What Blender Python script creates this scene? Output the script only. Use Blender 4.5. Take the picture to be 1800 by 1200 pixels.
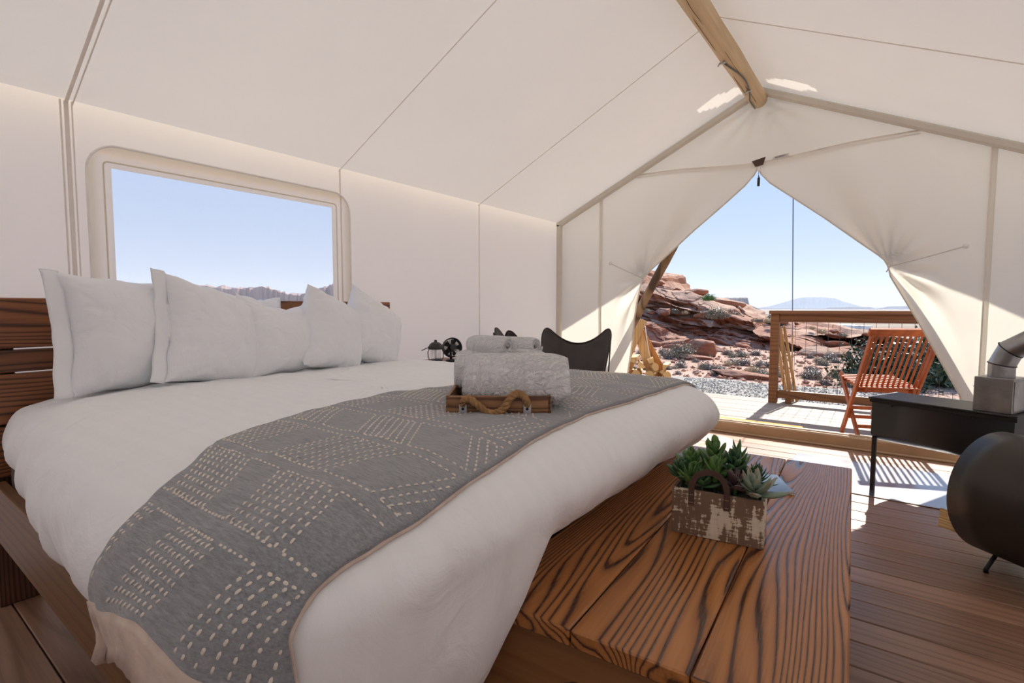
import bpy, bmesh, math, random
from mathutils import Vector, Matrix, noise, Euler
from mathutils.bvhtree import BVHTree
random.seed(7)
PI = math.pi
S = bpy.context.scene
COL = S.collection
for o in list(bpy.data.objects):
    bpy.data.objects.remove(o)

# ------------------------------------------------------------------ camera, sky, sun, exposure
cam_d = bpy.data.cameras.new('camera')
cam = bpy.data.objects.new('camera', cam_d)
COL.objects.link(cam)
cam_d.sensor_width = 36.0
cam_d.lens = 18.1
cam_d.clip_start = 0.02
cam_d.clip_end = 60000
cam.location = (0, 0, 1.1)
cam.rotation_euler = (math.radians(90 - 3.73), 0, math.radians(36.54))
S.camera = cam

S.view_settings.view_transform = 'Standard'
S.view_settings.look = 'None'
S.view_settings.gamma = 1
S.view_settings.exposure = 0.44
S.view_settings.use_curve_mapping = False

world = bpy.data.worlds.new('desert_sky')
S.world = world
world.use_nodes = True
wn = world.node_tree
wn.nodes.clear()
w_out = wn.nodes.new('ShaderNodeOutputWorld')
w_bg = wn.nodes.new('ShaderNodeBackground')
w_tc = wn.nodes.new('ShaderNodeTexCoord')
w_sep = wn.nodes.new('ShaderNodeSeparateXYZ')
w_rmp = wn.nodes.new('ShaderNodeValToRGB')
wn.links.new(w_tc.outputs['Generated'], w_sep.inputs[0])
wn.links.new(w_sep.outputs['Z'], w_rmp.inputs[0])
wn.links.new(w_rmp.outputs['Color'], w_bg.inputs['Color'])
wn.links.new(w_bg.outputs[0], w_out.inputs[0])
r = w_rmp.color_ramp
r.elements[0].position = 0.0
r.elements[0].color = (0.50, 0.585, 0.72, 1)
r.elements[1].position = 1.0
r.elements[1].color = (0.17, 0.33, 0.70, 1)
for p, c in ((0.05, (0.46, 0.555, 0.72, 1)), (0.15, (0.40, 0.515, 0.72, 1)), (0.30, (0.335, 0.47, 0.73, 1)), (0.5, (0.28, 0.425, 0.72, 1))):
    e = r.elements.new(p)
    e.color = c
w_bg.inputs['Strength'].default_value = 1.0

sun_d = bpy.data.lights.new('sun', 'SUN')
sun_d.energy = 7.0
sun_d.angle = math.radians(0.55)
sun_d.color = (1.0, 0.96, 0.88)
sun = bpy.data.objects.new('sun', sun_d)
COL.objects.link(sun)
sun.location = (0, 30, 30)
# light travels towards -y and down, elevation 41.5 degrees
sun.rotation_euler = Vector((-0.01, 0.749, 0.663)).to_track_quat('Z', 'Y').to_euler()

try:
    S.cycles.max_bounces = 9
    S.cycles.diffuse_bounces = 5
    S.cycles.transmission_bounces = 10
    S.cycles.glossy_bounces = 4
    S.cycles.transparent_max_bounces = 12
    S.cycles.volume_bounces = 1
    S.cycles.sample_clamp_indirect = 6
    S.cycles.caustics_reflective = False
    S.cycles.caustics_refractive = False
except Exception:
    pass

# ------------------------------------------------------------------ helpers
def link(o, parent=None):
    COL.objects.link(o)
    if parent is not None:
        o.parent = parent
    return o

def tag(o, label, cat=None, group=None, kind=None):
    if label: o['label'] = label
    if cat: o['category'] = cat
    if group: o['group'] = group
    if kind: o['kind'] = kind
    return o

def struct(o):
    o['kind'] = 'structure'
    return o

def thing(name, label, cat, loc=(0, 0, 0), rot=0, group=None):
    o = bpy.data.objects.new(name, None)
    o.empty_display_size = 0.05
    COL.objects.link(o)
    o.location = loc
    o.rotation_euler = rot if isinstance(rot, (tuple, list, Euler)) else (0, 0, rot)
    return tag(o, label, cat, group)

class MB:
    def __init__(s):
        s.v = []; s.f = []; s.sm = []; s.uv = None
    def add(s, vs, fs, smooth=False):
        n = len(s.v)
        s.v += [tuple(v) for v in vs]
        s.f += [tuple(i + n for i in f) for f in fs]
        s.sm += [smooth] * len(fs)
        return s
    def box(s, c, d, rot=None, b=0.0):
        hx, hy, hz = d[0] / 2, d[1] / 2, d[2] / 2
        M = Matrix.Identity(3) if rot is None else (rot if isinstance(rot, Matrix) else Euler(rot).to_matrix())
        c = Vector(c)
        if b <= 0:
            vs = [c + M @ Vector((x * hx, y * hy, z * hz)) for z in (-1, 1) for y in (-1, 1) for x in (-1, 1)]
            fs = [(0, 2, 3, 1), (4, 5, 7, 6), (0, 1, 5, 4), (2, 6, 7, 3), (0, 4, 6, 2), (1, 3, 7, 5)]
            return s.add(vs, fs)
        b = min(b, hx * .9, hy * .9, hz * .9)
        vs = []; idx = {}
        for x in (-1, 1):
            for y in (-1, 1):
                for z in (-1, 1):
                    for a in range(3):
                        p = [x * hx, y * hy, z * hz]
                        for k in range(3):
                            if k != a: p[k] -= (x, y, z)[k] * b
                        idx[(x, y, z, a)] = len(vs)
                        vs.append(c + M @ Vector(p))
        fs = []
        for a in range(3):
            o1, o2 = (a + 1) % 3, (a + 2) % 3
            for sg in (-1, 1):
                q = []
                for u, w in ((-1, -1), (1, -1), (1, 1), (-1, 1)):
                    k = [0, 0, 0]; k[a] = sg; k[o1] = u; k[o2] = w
                    q.append(idx[(k[0], k[1], k[2], a)])
                fs.append(tuple(q if sg > 0 else q[::-1]))
        for a in range(3):  # edges running along axis a
            o1, o2 = (a + 1) % 3, (a + 2) % 3
            for u in (-1, 1):
                for w in (-1, 1):
                    k0 = [0, 0, 0]; k0[a] = -1; k0[o1] = u; k0[o2] = w
                    k1 = list(k0); k1[a] = 1
                    q = [idx[(*k0, o1)], idx[(*k1, o1)], idx[(*k1, o2)], idx[(*k0, o2)]]
                    fs.append(tuple(q if u * w < 0 else q[::-1]))
        for x in (-1, 1):
            for y in (-1, 1):
                for z in (-1, 1):
                    q = [idx[(x, y, z, 0)], idx[(x, y, z, 1)], idx[(x, y, z, 2)]]
                    fs.append(tuple(q if x * y * z > 0 else q[::-1]))
        return s.add(vs, fs)
    def tube(s, pts, r, n=8, caps=True, smooth=True, closed=False, squash=1.0):
        pts = [Vector(p) for p in pts]
        m = len(pts)
        rr = r if isinstance(r, (list, tuple)) else [r] * m
        vs = []; up = None
        for i, p in enumerate(pts):
            if closed: d = pts[(i + 1) % m] - pts[i - 1]
            else: d = pts[min(i + 1, m - 1)] - pts[max(i - 1, 0)]
            if d.length < 1e-9: d = Vector((0, 0, 1))
            d.normalize()
            if up is None:
                up = Vector((0, 0, 1)) if abs(d.z) < .9 else Vector((1, 0, 0))
            a = d.cross(up)
            if a.length < 1e-6: a = d.orthogonal()
            a.normalize(); bb = a.cross(d).normalized(); up = bb
            for k in range(n):
                t = 2 * PI * k / n
                vs.append(p + a * (math.cos(t) * rr[i]) + bb * (math.sin(t) * rr[i] * squash))
        fs = []
        for i in range(m if closed else m - 1):
            j = (i + 1) % m
            for k in range(n):
                k2 = (k + 1) % n
                fs.append((i * n + k, i * n + k2, j * n + k2, j * n + k))
        s.add(vs, fs, smooth)
        if caps and not closed:
            b0 = len(s.v) - m * n
            s.f += [tuple(b0 + k for k in range(n))[::-1], tuple(b0 + (m - 1) * n + k for k in range(n))]
            s.sm += [False, False]
        return s
    def lathe(s, prof, c=(0, 0, 0), n=24, smooth=True, rot=None):
        c = Vector(c); M = Matrix.Identity(3) if rot is None else Euler(rot).to_matrix()
        vs = []
        for r_, z in prof:
            for k in range(n):
                t = 2 * PI * k / n
                vs.append(c + M @ Vector((r_ * math.cos(t), r_ * math.sin(t), z)))
        fs = []
        for i in range(len(prof) - 1):
            for k in range(n):
                k2 = (k + 1) % n
                fs.append((i * n + k, i * n + k2, (i + 1) * n + k2, (i + 1) * n + k))
        s.add(vs, fs, smooth)
        b0 = len(s.v) - len(prof) * n
        if prof[0][0] > 1e-4:
            s.f.append(tuple(b0 + k for k in range(n))[::-1]); s.sm.append(False)
        if prof[-1][0] > 1e-4:
            s.f.append(tuple(b0 + (len(prof) - 1) * n + k for k in range(n))); s.sm.append(False)
        return s
    def grid(s, fn, nu, nv, smooth=True, skip=None, wrapu=False):
        vs = [fn(i / nu, j / nv) for j in range(nv + 1) for i in range(nu + (0 if wrapu else 1))]
        w = nu if wrapu else nu + 1
        fs = []
        for j in range(nv):
            for i in range(nu):
                if skip and skip(i, j): continue
                i2 = (i + 1) % w if wrapu else i + 1
                fs.append((j * w + i, j * w + i2, (j + 1) * w + i2, (j + 1) * w + i))
        return s.add(vs, fs, smooth)
    def prism(s, poly, axis, a0, a1):
        """extrude a 2D polygon; axis 0/1/2 is the extrusion axis"""
        def P(p, a):
            q = [0, 0, 0]; q[axis] = a; q[(axis + 1) % 3] = p[0]; q[(axis + 2) % 3] = p[1]
            return q
        n = len(poly)
        vs = [P(p, a0) for p in poly] + [P(p, a1) for p in poly]
        fs = [tuple(range(n))[::-1], tuple(range(n, 2 * n))]
        fs += [(i, (i + 1) % n, n + (i + 1) % n, n + i) for i in range(n)]
        return s.add(vs, fs)
    def xf(s, M):
        s.v = [tuple(M @ Vector(v)) for v in s.v]
        return s
    def mesh(s, name, m):
        me = bpy.data.meshes.new(name)
        me.from_pydata(s.v, [], s.f)
        me.polygons.foreach_set('use_smooth', s.sm)
        if m: me.materials.append(m)
        me.update()
        return me
    def build(s, name, m, parent=None):
        return link(bpy.data.objects.new(name, s.mesh(name, m)), parent)

def fix(o):
    bm = bmesh.new(); bm.from_mesh(o.data)
    bmesh.ops.recalc_face_normals(bm, faces=bm.faces)
    bm.to_mesh(o.data); bm.free()
    return o

def copy_tree(o, parent=None):
    c = o.copy(); COL.objects.link(c)
    if parent is not None: c.parent = parent
    for ch in list(o.children): copy_tree(ch, c)
    return c

def lerp(a, b, t): return a + (b - a) * t
def interp(tab, x):
    if x <= tab[0][0]: return tab[0][1]
    for (x0, y0), (x1, y1) in zip(tab, tab[1:]):
        if x <= x1: return y0 + (y1 - y0) * (x - x0) / (x1 - x0)
    return tab[-1][1]
def sstep(a, b, x):
    t = max(0, min(1, (x - a) / (b - a))); return t * t * (3 - 2 * t)
def nz(x, y=0, z=0): return noise.noise((x, y, z))

# ------------------------------------------------------------------ materials
class NT:
    def __init__(s, name):
        s.m = bpy.data.materials.new(name); s.m.use_nodes = True
        s.t = s.m.node_tree; s.t.nodes.clear()
        s.out = s.t.nodes.new('ShaderNodeOutputMaterial')
    def n(s, typ, ins=None, **kw):
        nd = s.t.nodes.new('ShaderNode' + typ)
        for k, v in kw.items(): setattr(nd, k, v)
        if ins:
            for k, v in ins.items():
                if hasattr(v, 'is_output') or isinstance(v, bpy.types.NodeSocket): s.t.links.new(v, nd.inputs[k])
                else: nd.inputs[k].default_value = v
        return nd
    def ramp(s, fac, stops, interp='LINEAR'):
        nd = s.t.nodes.new('ShaderNodeValToRGB'); s.t.links.new(fac, nd.inputs[0])
        cr = nd.color_ramp; cr.interpolation = interp
        cr.elements[0].position, cr.elements[0].color = stops[0][0], (*stops[0][1], 1)
        cr.elements[1].position, cr.elements[1].color = stops[-1][0], (*stops[-1][1], 1)
        for p, c in stops[1:-1]:
            e = cr.elements.new(p); e.color = (*c, 1)
        return nd.outputs[0]
    def coords(s, scale=(1, 1, 1), kind='Object', rnd=0.0):
        tc = s.n('TexCoord').outputs[kind]
        if rnd:
            oi = s.n('ObjectInfo').outputs['Random']
            mul = s.n('VectorMath', {0: (rnd, rnd * .73, rnd * 1.31)}, operation='SCALE'); s.t.links.new(oi, mul.inputs['Scale'])
            tc = s.n('VectorMath', {0: tc, 1: mul.outputs[0]}, operation='ADD').outputs[0]
        return s.n('Mapping', {'Vector': tc, 'Scale': scale}).outputs[0]
    def surf(s, sh, disp=None):
        s.t.links.new(sh, s.out.inputs['Surface']); return s.m
    def bump(s, h, strength=.3, dist=.01):
        return s.n('Bump', {'Height': h, 'Strength': strength, 'Distance': dist}).outputs[0]
    def math(s, op, a, b=0.0):
        return s.n('Math', {0: a, 1: b}, operation=op).outputs[0]

def plain(name, col, rough=.5, metal=0.0, spec=.5, var=.08, nscale=12, bump=0.0, bscale=60, coat=0.0):
    t = NT(name); co = t.coords()
    nse = t.n('TexNoise', {'Vector': co, 'Scale': nscale, 'Detail': 4.0}).outputs[0]
    a = tuple(max(0, c * (1 - var)) for c in col); b = tuple(min(1, c * (1 + var)) for c in col)
    c = t.ramp(nse, [(.3, a), (.7, b)])
    ins = {'Base Color': c, 'Roughness': rough, 'Metallic': metal, 'Specular IOR Level': spec}
    if coat: ins['Coat Weight'] = coat; ins['Coat Roughness'] = .15
    if bump:
        n2 = t.n('TexNoise', {'Vector': co, 'Scale': bscale, 'Detail': 3.0}).outputs[0]
        ins['Normal'] = t.bump(n2, bump, .003)
    return t.surf(t.n('BsdfPrincipled', ins).outputs[0])

def canvas(name, col, trans=.5, tcol=None, bump=.12):
    t = NT(name); co = t.coords()
    n1 = t.n('TexNoise', {'Vector': co, 'Scale': 1.3, 'Detail': 4.0}).outputs[0]
    a = tuple(c * .96 for c in col); b = tuple(min(1, c * 1.03) for c in col)
    c = t.ramp(n1, [(.3, a), (.7, b)])
    n2 = t.n('TexNoise', {'Vector': co, 'Scale': 420, 'Detail': 2.0}).outputs[0]
    n3 = t.n('TexNoise', {'Vector': co, 'Scale': 2.5, 'Detail': 3.0}).outputs[0]
    h = t.math('ADD', t.math('MULTIPLY', n2, .08), n3)
    nm = t.bump(h, bump, .02)
    d = t.n('BsdfDiffuse', {'Color': c, 'Normal': nm}).outputs[0]
    tr = t.n('BsdfTranslucent', {'Color': (*(tcol or col), 1), 'Normal': nm}).outputs[0]
    return t.surf(t.n('MixShader', {0: trans, 1: d, 2: tr}).outputs[0])

def wood(name, light, mid, dark, axis=0, scale=1.0, rough=.4, lines=13.0, skew=40.0, coat=0.0, spec=.5, contrast=1.0, gloss_var=0.0):
    t = NT(name)
    sc = [5.0 * scale] * 3; sc[axis] = .55 * scale
    co = t.coords(tuple(sc), rnd=37.0)
    g = t.n('TexNoise', {'Vector': co, 'Scale': 1.0, 'Detail': 1.6, 'Roughness': .45}).outputs[0]
    fine_sc = [160.0 * scale] * 3; fine_sc[axis] = 5.0 * scale
    cof = t.coords(tuple(fine_sc), rnd=11.0)
    fine = t.n('TexNoise', {'Vector': cof, 'Scale': 1.0, 'Detail': 3.0}).outputs[0]
    sx = t.n('SeparateXYZ', {0: t.coords((1, 1, 1))})
    oth = [k for k in range(3) if k != axis]
    lin = t.math('MULTIPLY', t.math('ADD', sx.outputs[oth[0]], sx.outputs[oth[1]]), skew * .5 * scale)
    v = t.math('ADD', t.math('MULTIPLY', g, lines), lin)
    v = t.math('ADD', v, t.math('MULTIPLY', fine, .22))
    fr = t.math('FRACT', v)
    tone = t.n('TexNoise', {'Vector': co, 'Scale': .35, 'Detail': 2.0}).outputs[0]
    lm = [lerp(a, b, contrast) for a, b in zip(mid, light)]
    dm = [lerp(a, b, contrast) for a, b in zip(mid, dark)]
    c = t.ramp(fr, [(0.0, dm), (.10, dm), (.2, mid), (.5, lm), (.72, lm), (.9, mid), (.97, dm), (1.0, dm)])
    ft = t.ramp(fine, [(.35, (.78, .76, .74)), (.65, (1.05, 1.05, 1.05))])
    c = t.n('Mix', {'Factor': .6, 6: c, 7: ft}, data_type='RGBA', blend_type='MULTIPLY').outputs[2]
    tt = t.ramp(tone, [(.3, (.8, .78, .76)), (.7, (1.15, 1.15, 1.15))])
    c = t.n('Mix', {'Factor': .7, 6: c, 7: tt}, data_type='RGBA', blend_type='MULTIPLY').outputs[2]
    oi = t.n('ObjectInfo').outputs['Random']
    ot = t.ramp(oi, [(0, (.8, .8, .8)), (1, (1.12, 1.1, 1.08))])
    c = t.n('Mix', {'Factor': .8, 6: c, 7: ot}, data_type='RGBA', blend_type='MULTIPLY').outputs[2]
    h = t.math('ADD', t.math('MULTIPLY', fr, .6), fine)
    ins = {'Base Color': c, 'Roughness': rough, 'Specular IOR Level': spec, 'Normal': t.bump(h, .08, .0015)}
    if gloss_var:
        rr = t.n('MapRange', {0: fr, 1: 0.0, 2: 1.0, 3: rough - gloss_var * .5, 4: rough + gloss_var}).outputs[0]
        ins['Roughness'] = rr
    if coat: ins['Coat Weight'] = coat; ins['Coat Roughness'] = .16
    return t.surf(t.n('BsdfPrincipled', ins).outputs[0])

M = {}
M['roof'] = canvas('roof_canvas', (.77, .728, .678), .225, (.915, .858, .792))
M['wall'] = canvas('wall_canvas', (.82, .785, .71), .50, (.935, .895, .775))
M['border'] = canvas('window_border_canvas', (.82, .785, .71), .50, (.935, .895, .775))
M['front'] = canvas('front_canvas', (.79, .755, .69), .33, (.89, .85, .755), .16)
M['fly'] = canvas('fly_canvas', (.80, .78, .74), .72, (.97, .95, .91))
M['sleeve'] = plain('sleeve_fabric', (.66, .61, .53), .9, var=.03)
M['seam'] = plain('seam_tape', (.84, .78, .71), .9, var=.04)
M['piping'] = plain('white_piping', (.92, .89, .85), .8, var=.02)
M['floor'] = wood('floor_boards', (.37, .215, .14), (.32, .18, .112), (.22, .115, .068), 0, .8, .36, 8, 60, contrast=.65, spec=.5)
M['deck'] = wood('deck_boards', (.39, .30, .235), (.355, .27, .205), (.28, .20, .15), 0, .8, .6, 7, 110, contrast=.6, spec=.3)
M['bench'] = wood('bench_wood', (.42, .175, .05), (.30, .115, .032), (.065, .024, .012), 1, 1.0, .30, 22, 110, contrast=1.0, spec=.55, gloss_var=.22)
M['ply'] = wood('bench_side_plywood', (.34, .16, .06), (.30, .14, .05), (.24, .105, .035), 0, .5, .5, 5, 60, contrast=.5)
M['head'] = wood('headboard_wood', (.27, .10, .036), (.19, .066, .023), (.05, .018, .008), 1, .9, .42, 13, 110, contrast=.9)
M['rail'] = wood('bed_rail_wood', (.22, .105, .04), (.19, .09, .032), (.12, .05, .018), 0, .6, .5, 6, 90, contrast=.6)
M['sill'] = plain('sill_wood', (.47, .31, .18), .6, var=.1, nscale=6)
M['post'] = wood('post_wood', (.12, .045, .022), (.085, .03, .014), (.03, .012, .006), 2, 1, .5, 10, 180)
M['deckrail'] = wood('railing_wood', (.24, .10, .034), (.20, .08, .026), (.13, .048, .016), 0, .7, .55, 8, 60, contrast=.8)
M['lumber'] = wood('pale_lumber', (.66, .42, .19), (.60, .37, .16), (.46, .26, .10), 2, .8, .6, 7, 110, contrast=.7)
M['redlumber'] = wood('orange_lumber', (.60, .27, .075), (.52, .22, .055), (.38, .14, .03), 2, .8, .5, 7, 26, contrast=.6)
M['log'] = wood('ridge_log_wood', (.80, .62, .39), (.75, .57, .34), (.58, .40, .22), 1, .5, .55, 4, 6, contrast=.45)
M['pole'] = wood('weathered_pole', (.24, .15, .085), (.17, .10, .055), (.07, .04, .022), 2, .8, .8, 8, 20)
M['teak'] = wood('teak', (.50, .13, .028), (.42, .10, .02), (.30, .065, .014), 2, 1.2, .38, 5, 20, contrast=.5)
M['traywood'] = wood('tray_wood', (.33, .17, .075), (.25, .12, .05), (.11, .048, .02), 0, 2.2, .5, 8, 60)
M['split'] = wood('split_firewood', (.80, .58, .30), (.70, .47, .22), (.45, .26, .10), 0, 3, .8, 6, 60, contrast=.8)
M['bark'] = plain('bark', (.20, .12, .07), .95, var=.4, nscale=40, bump=.8, bscale=50)
M['white_metal'] = plain('zinc', (.55, .56, .58), .35, .9, var=.1)
M['black_metal'] = plain('black_metal', (.022, .021, .022), .42, .6, var=.15, nscale=5)
M['stove'] = plain('stove_steel', (.030, .029, .030), .45, .5, var=.2, nscale=4, bump=.06, bscale=18)
M['barrel'] = plain('drum_steel', (.050, .043, .036), .40, .6, var=.22, nscale=3, bump=.05, bscale=14)
M['galv'] = plain('galvanised_duct', (.34, .34, .335), .34, .95, var=.32, nscale=9, bump=.25, bscale=12)
M['plate'] = plain('hearth_plate', (.42, .41, .42), .22, .85, var=.12, nscale=5)
M['black_plastic'] = plain('black_plastic', (.02, .02, .022), .4)
M['hole'] = plain('dark_hole', (.004, .004, .004), .9)
M['rope'] = plain('jute_rope', (.36, .20, .085), .95, var=.25, nscale=70, bump=.9, bscale=240)
M['cable'] = plain('grey_cable', (.09, .10, .11), .5)
M['guy'] = plain('blue_guy_line', (.03, .10, .22), .6)
M['tanrope'] = plain('tan_rope', (.55, .33, .16), .9)
M['cord'] = plain('pale_cord', (.70, .66, .60), .8)
M['leather'] = plain('black_leather', (.030, .023, .021), .40, var=.3, nscale=9, bump=.22, bscale=180)
M['rimleather'] = plain('leather_rim', (.018, .013, .012), .5)
M['thread'] = plain('tan_thread', (.45, .30, .18), .8)
M['strap'] = plain('brown_leather_strap', (.075, .036, .026), .5, var=.2, bump=.2, bscale=150)
M['coir'] = plain('coir', (.62, .33, .10), 1.0, var=.25, nscale=90, bump=.9, bscale=260)
M['ink'] = plain('black_ink', (.015, .013, .013), .8)
M['labelwhite'] = plain('woven_label', (.72, .69, .65), .8)
M['soil'] = plain('potting_soil', (.035, .024, .018), 1.0, var=.5, nscale=60, bump=1, bscale=120)
M['gravel'] = plain('grey_gravel', (.27, .245, .22), .95, var=.4, nscale=20, bump=1, bscale=30)
M['mattress'] = plain('mattress_fabric', (.10, .085, .08), .9)
M['concrete'] = plain('pink_slab', (.42, .27, .22), .9, var=.12, nscale=8)
M['page'] = plain('paper_pages', (.70, .66, .58), .8)
M['blanketback'] = plain('cream_backing', (.62, .50, .42), .95, var=.12, nscale=25, bump=.8, bscale=45)
M['stitch'] = plain('cream_yarn', (.74, .67, .58), .9, bump=.4, bscale=300)
M['grey_trim'] = plain('grey_base_strip', (.30, .28, .26), .7)

def fabric(name, col, rough=.85, sheen=.2, wr=.35, stripe=0.0, fine=600.0, ws=7.0):
    t = NT(name); co = t.coords()
    dist = t.n('TexNoise', {'Vector': co, 'Scale': 1.6, 'Detail': 3.0}).outputs[1]
    cw = t.n('Mix', {'Factor': .3, 6: co, 7: dist}, data_type='RGBA', blend_type='ADD').outputs[2]
    w1 = t.n('TexNoise', {'Vector': cw, 'Scale': ws, 'Detail': 4.0, 'Roughness': .5, 'Distortion': .6}, noise_type='RIDGED_MULTIFRACTAL').outputs[0] if False else t.n('TexNoise', {'Vector': cw, 'Scale': ws, 'Detail': 5.0, 'Roughness': .55, 'Distortion': 1.2}).outputs[0]
    f = t.n('TexNoise', {'Vector': co, 'Scale': fine, 'Detail': 1.0}).outputs[0]
    h = t.math('ADD', w1, t.math('MULTIPLY', f, .03))
    c = (*col, 1)
    if stripe:
        sx = t.n('SeparateXYZ', {0: t.coords((1, 1, 1))})
        sv = t.math('SINE', t.math('MULTIPLY', sx.outputs[1], 2 * PI / .055))
        c = t.ramp(t.math('ADD', t.math('MULTIPLY', sv, .5), .5), [(.42, tuple(x * (1 - stripe) for x in col)), (.58, col)])
    ins = {'Base Color': c, 'Roughness': rough, 'Sheen Weight': sheen, 'Sheen Roughness': .5, 'Specular IOR Level': .25, 'Normal': t.bump(h, wr, .02)}
    return t.surf(t.n('BsdfPrincipled', ins).outputs[0])

M['linen'] = fabric('white_duvet_cotton', (.875, .885, .89), .7, .1, .55, .012, ws=4.5)
M['pillow'] = fabric('white_pillow_cotton', (.86, .875, .90), .75, .1, .6, ws=6.0)
M['terry'] = fabric('white_terry', (.92, .92, .92), 1.0, .6, 1.0, ws=70.0)

def blanket_mat():
    t = NT('grey_woven_blanket'); co = t.coords()
    w = t.n('TexNoise', {'Vector': t.coords((30, 220, 220)), 'Scale': 1.0, 'Detail': 4.0, 'Roughness': .7}).outputs[0]
    n1 = t.n('TexNoise', {'Vector': co, 'Scale': 5, 'Detail': 3.0}).outputs[0]
    c = t.ramp(w, [(.25, (.17, .178, .19)), (.5, (.27, .28, .295)), (.75, (.37, .38, .40))])
    h = t.math('ADD', w, t.math('MULTIPLY', n1, 1.0))
    return t.surf(t.n('BsdfPrincipled', {'Base Color': c, 'Roughness': .95, 'Sheen Weight': .5, 'Specular IOR Level': .15,
                                         'Normal': t.bump(h, .7, .006)}).outputs[0])
M['blanket'] = blanket_mat()

def whitewash():
    t = NT('whitewashed_wood'); co = t.coords((1, 1, 1))
    a = t.n('TexNoise', {'Vector': t.coords((75, 75, 18)), 'Scale': 1.0, 'Detail': 4.0, 'Roughness': .6}).outputs[0]
    b = t.n('TexNoise', {'Vector': t.coords((20, 20, 130)), 'Scale': 1.0, 'Detail': 4.0, 'Roughness': .65}).outputs[0]
    big = t.n('TexNoise', {'Vector': t.coords((14, 14, 9)), 'Scale': 1.0, 'Detail': 1.0}).outputs[0]
    s_ = t.math('ADD', t.math('ADD', t.math('MULTIPLY', a, .55), t.math('MULTIPLY', b, .4)), t.math('MULTIPLY', big, .55))
    c = t.ramp(s_, [(.0, (.17, .105, .068)), (.775, (.21, .13, .085)), (.80, (.66, .58, .45)), (1.0, (.80, .72, .58))])
    return t.surf(t.n('BsdfPrincipled', {'Base Color': c, 'Roughness': .85, 'Normal': t.bump(s_, .5, .003)}).outputs[0])
M['whitewash'] = whitewash()

def leafmat(name, c1, c2, tip=None):
    t = NT(name); co = t.coords()
    oi = t.n('ObjectInfo').outputs['Random']
    c = t.ramp(oi, [(0, c1), (1, c2)])
    if tip:
        sx = t.n('SeparateXYZ', {0: co})
        f = t.n('MapRange', {0: sx.outputs[0], 1: .75, 2: 1.0, 3: 0.0, 4: .8}).outputs[0]
        c = t.n('Mix', {'Factor': f, 6: c, 7: (*tip, 1)}, data_type='RGBA').outputs[2]
    p = t.n('BsdfPrincipled', {'Base Color': c, 'Roughness': .42, 'Specular IOR Level': .5, 'Subsurface Weight': 0.0}).outputs[0]
    return t.surf(p)
M['leaf_green'] = leafmat('succulent_green', (.06, .145, .035), (.13, .24, .06))
M['leaf_dark'] = leafmat('jade_dark_green', (.025, .075, .03), (.055, .13, .045))
M['leaf_pale'] = leafmat('pale_succulent', (.20, .27, .20), (.32, .38, .28), (.40, .25, .20))
M['leaf_purple'] = leafmat('purple_succulent', (.09, .055, .06), (.15, .10, .09))

def glassmat():
    t = NT('window_film')
    tr = t.n('BsdfTransparent', {'Color': (.96, .965, .97, 1)}).outputs[0]
    d = t.n('BsdfTranslucent', {'Color': (.95, .93, .92, 1)}).outputs[0]
    g = t.n('BsdfDiffuse', {'Color': (.8, .78, .77, 1)}).outputs[0]
    dd = t.n('MixShader', {0: .5, 1: d, 2: g}).outputs[0]
    return t.surf(t.n('MixShader', {0: .22, 1: tr, 2: dd}).outputs[0])
M['film'] = glassmat()
def clearglass():
    t = NT('lantern_glass')
    tr = t.n('BsdfTransparent', {'Color': (.9, .9, .9, 1)}).outputs[0]
    g = t.n('BsdfGlossy', {'Color': (1, 1, 1, 1), 'Roughness': .05}).outputs[0]
    return t.surf(t.n('MixShader', {0: .15, 1: tr, 2: g}).outputs[0])
M['glass'] = clearglass()

def rockmat(name, top, face, dark, strata=2.2):
    t = NT(name); co = t.coords()
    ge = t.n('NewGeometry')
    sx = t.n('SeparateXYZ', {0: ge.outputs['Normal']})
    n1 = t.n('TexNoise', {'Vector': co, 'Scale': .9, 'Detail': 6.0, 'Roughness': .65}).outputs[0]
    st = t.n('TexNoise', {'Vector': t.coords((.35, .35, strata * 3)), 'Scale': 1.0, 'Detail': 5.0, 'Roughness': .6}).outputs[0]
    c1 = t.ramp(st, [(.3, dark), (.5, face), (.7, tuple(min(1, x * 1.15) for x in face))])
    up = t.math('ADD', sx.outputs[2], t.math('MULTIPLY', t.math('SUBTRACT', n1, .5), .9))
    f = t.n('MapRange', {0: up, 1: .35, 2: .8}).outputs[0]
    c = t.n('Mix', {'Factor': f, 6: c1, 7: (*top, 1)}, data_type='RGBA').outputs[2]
    n3 = t.n('TexNoise', {'Vector': co, 'Scale': 7, 'Detail': 6.0, 'Roughness': .7}).outputs[0]
    sp = t.ramp(n3, [(.3, (.72, .72, .72)), (.6, (1.1, 1.1, 1.1))])
    c = t.n('Mix', {'Factor': .7, 6: c, 7: sp}, data_type='RGBA', blend_type='MULTIPLY').outputs[2]
    h = t.math('ADD', n1, t.math('MULTIPLY', n3, .5))
    return t.surf(t.n('BsdfPrincipled', {'Base Color': c, 'Roughness': .95, 'Specular IOR Level': .1, 'Normal': t.bump(h, .9, .12)}).outputs[0])
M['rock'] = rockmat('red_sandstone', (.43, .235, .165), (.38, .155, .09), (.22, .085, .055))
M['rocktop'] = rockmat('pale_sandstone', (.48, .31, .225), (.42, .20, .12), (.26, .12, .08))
M['mesa'] = rockmat('mesa_rock', (.38, .28, .24), (.36, .24, .20), (.24, .16, .14), .02)

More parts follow.
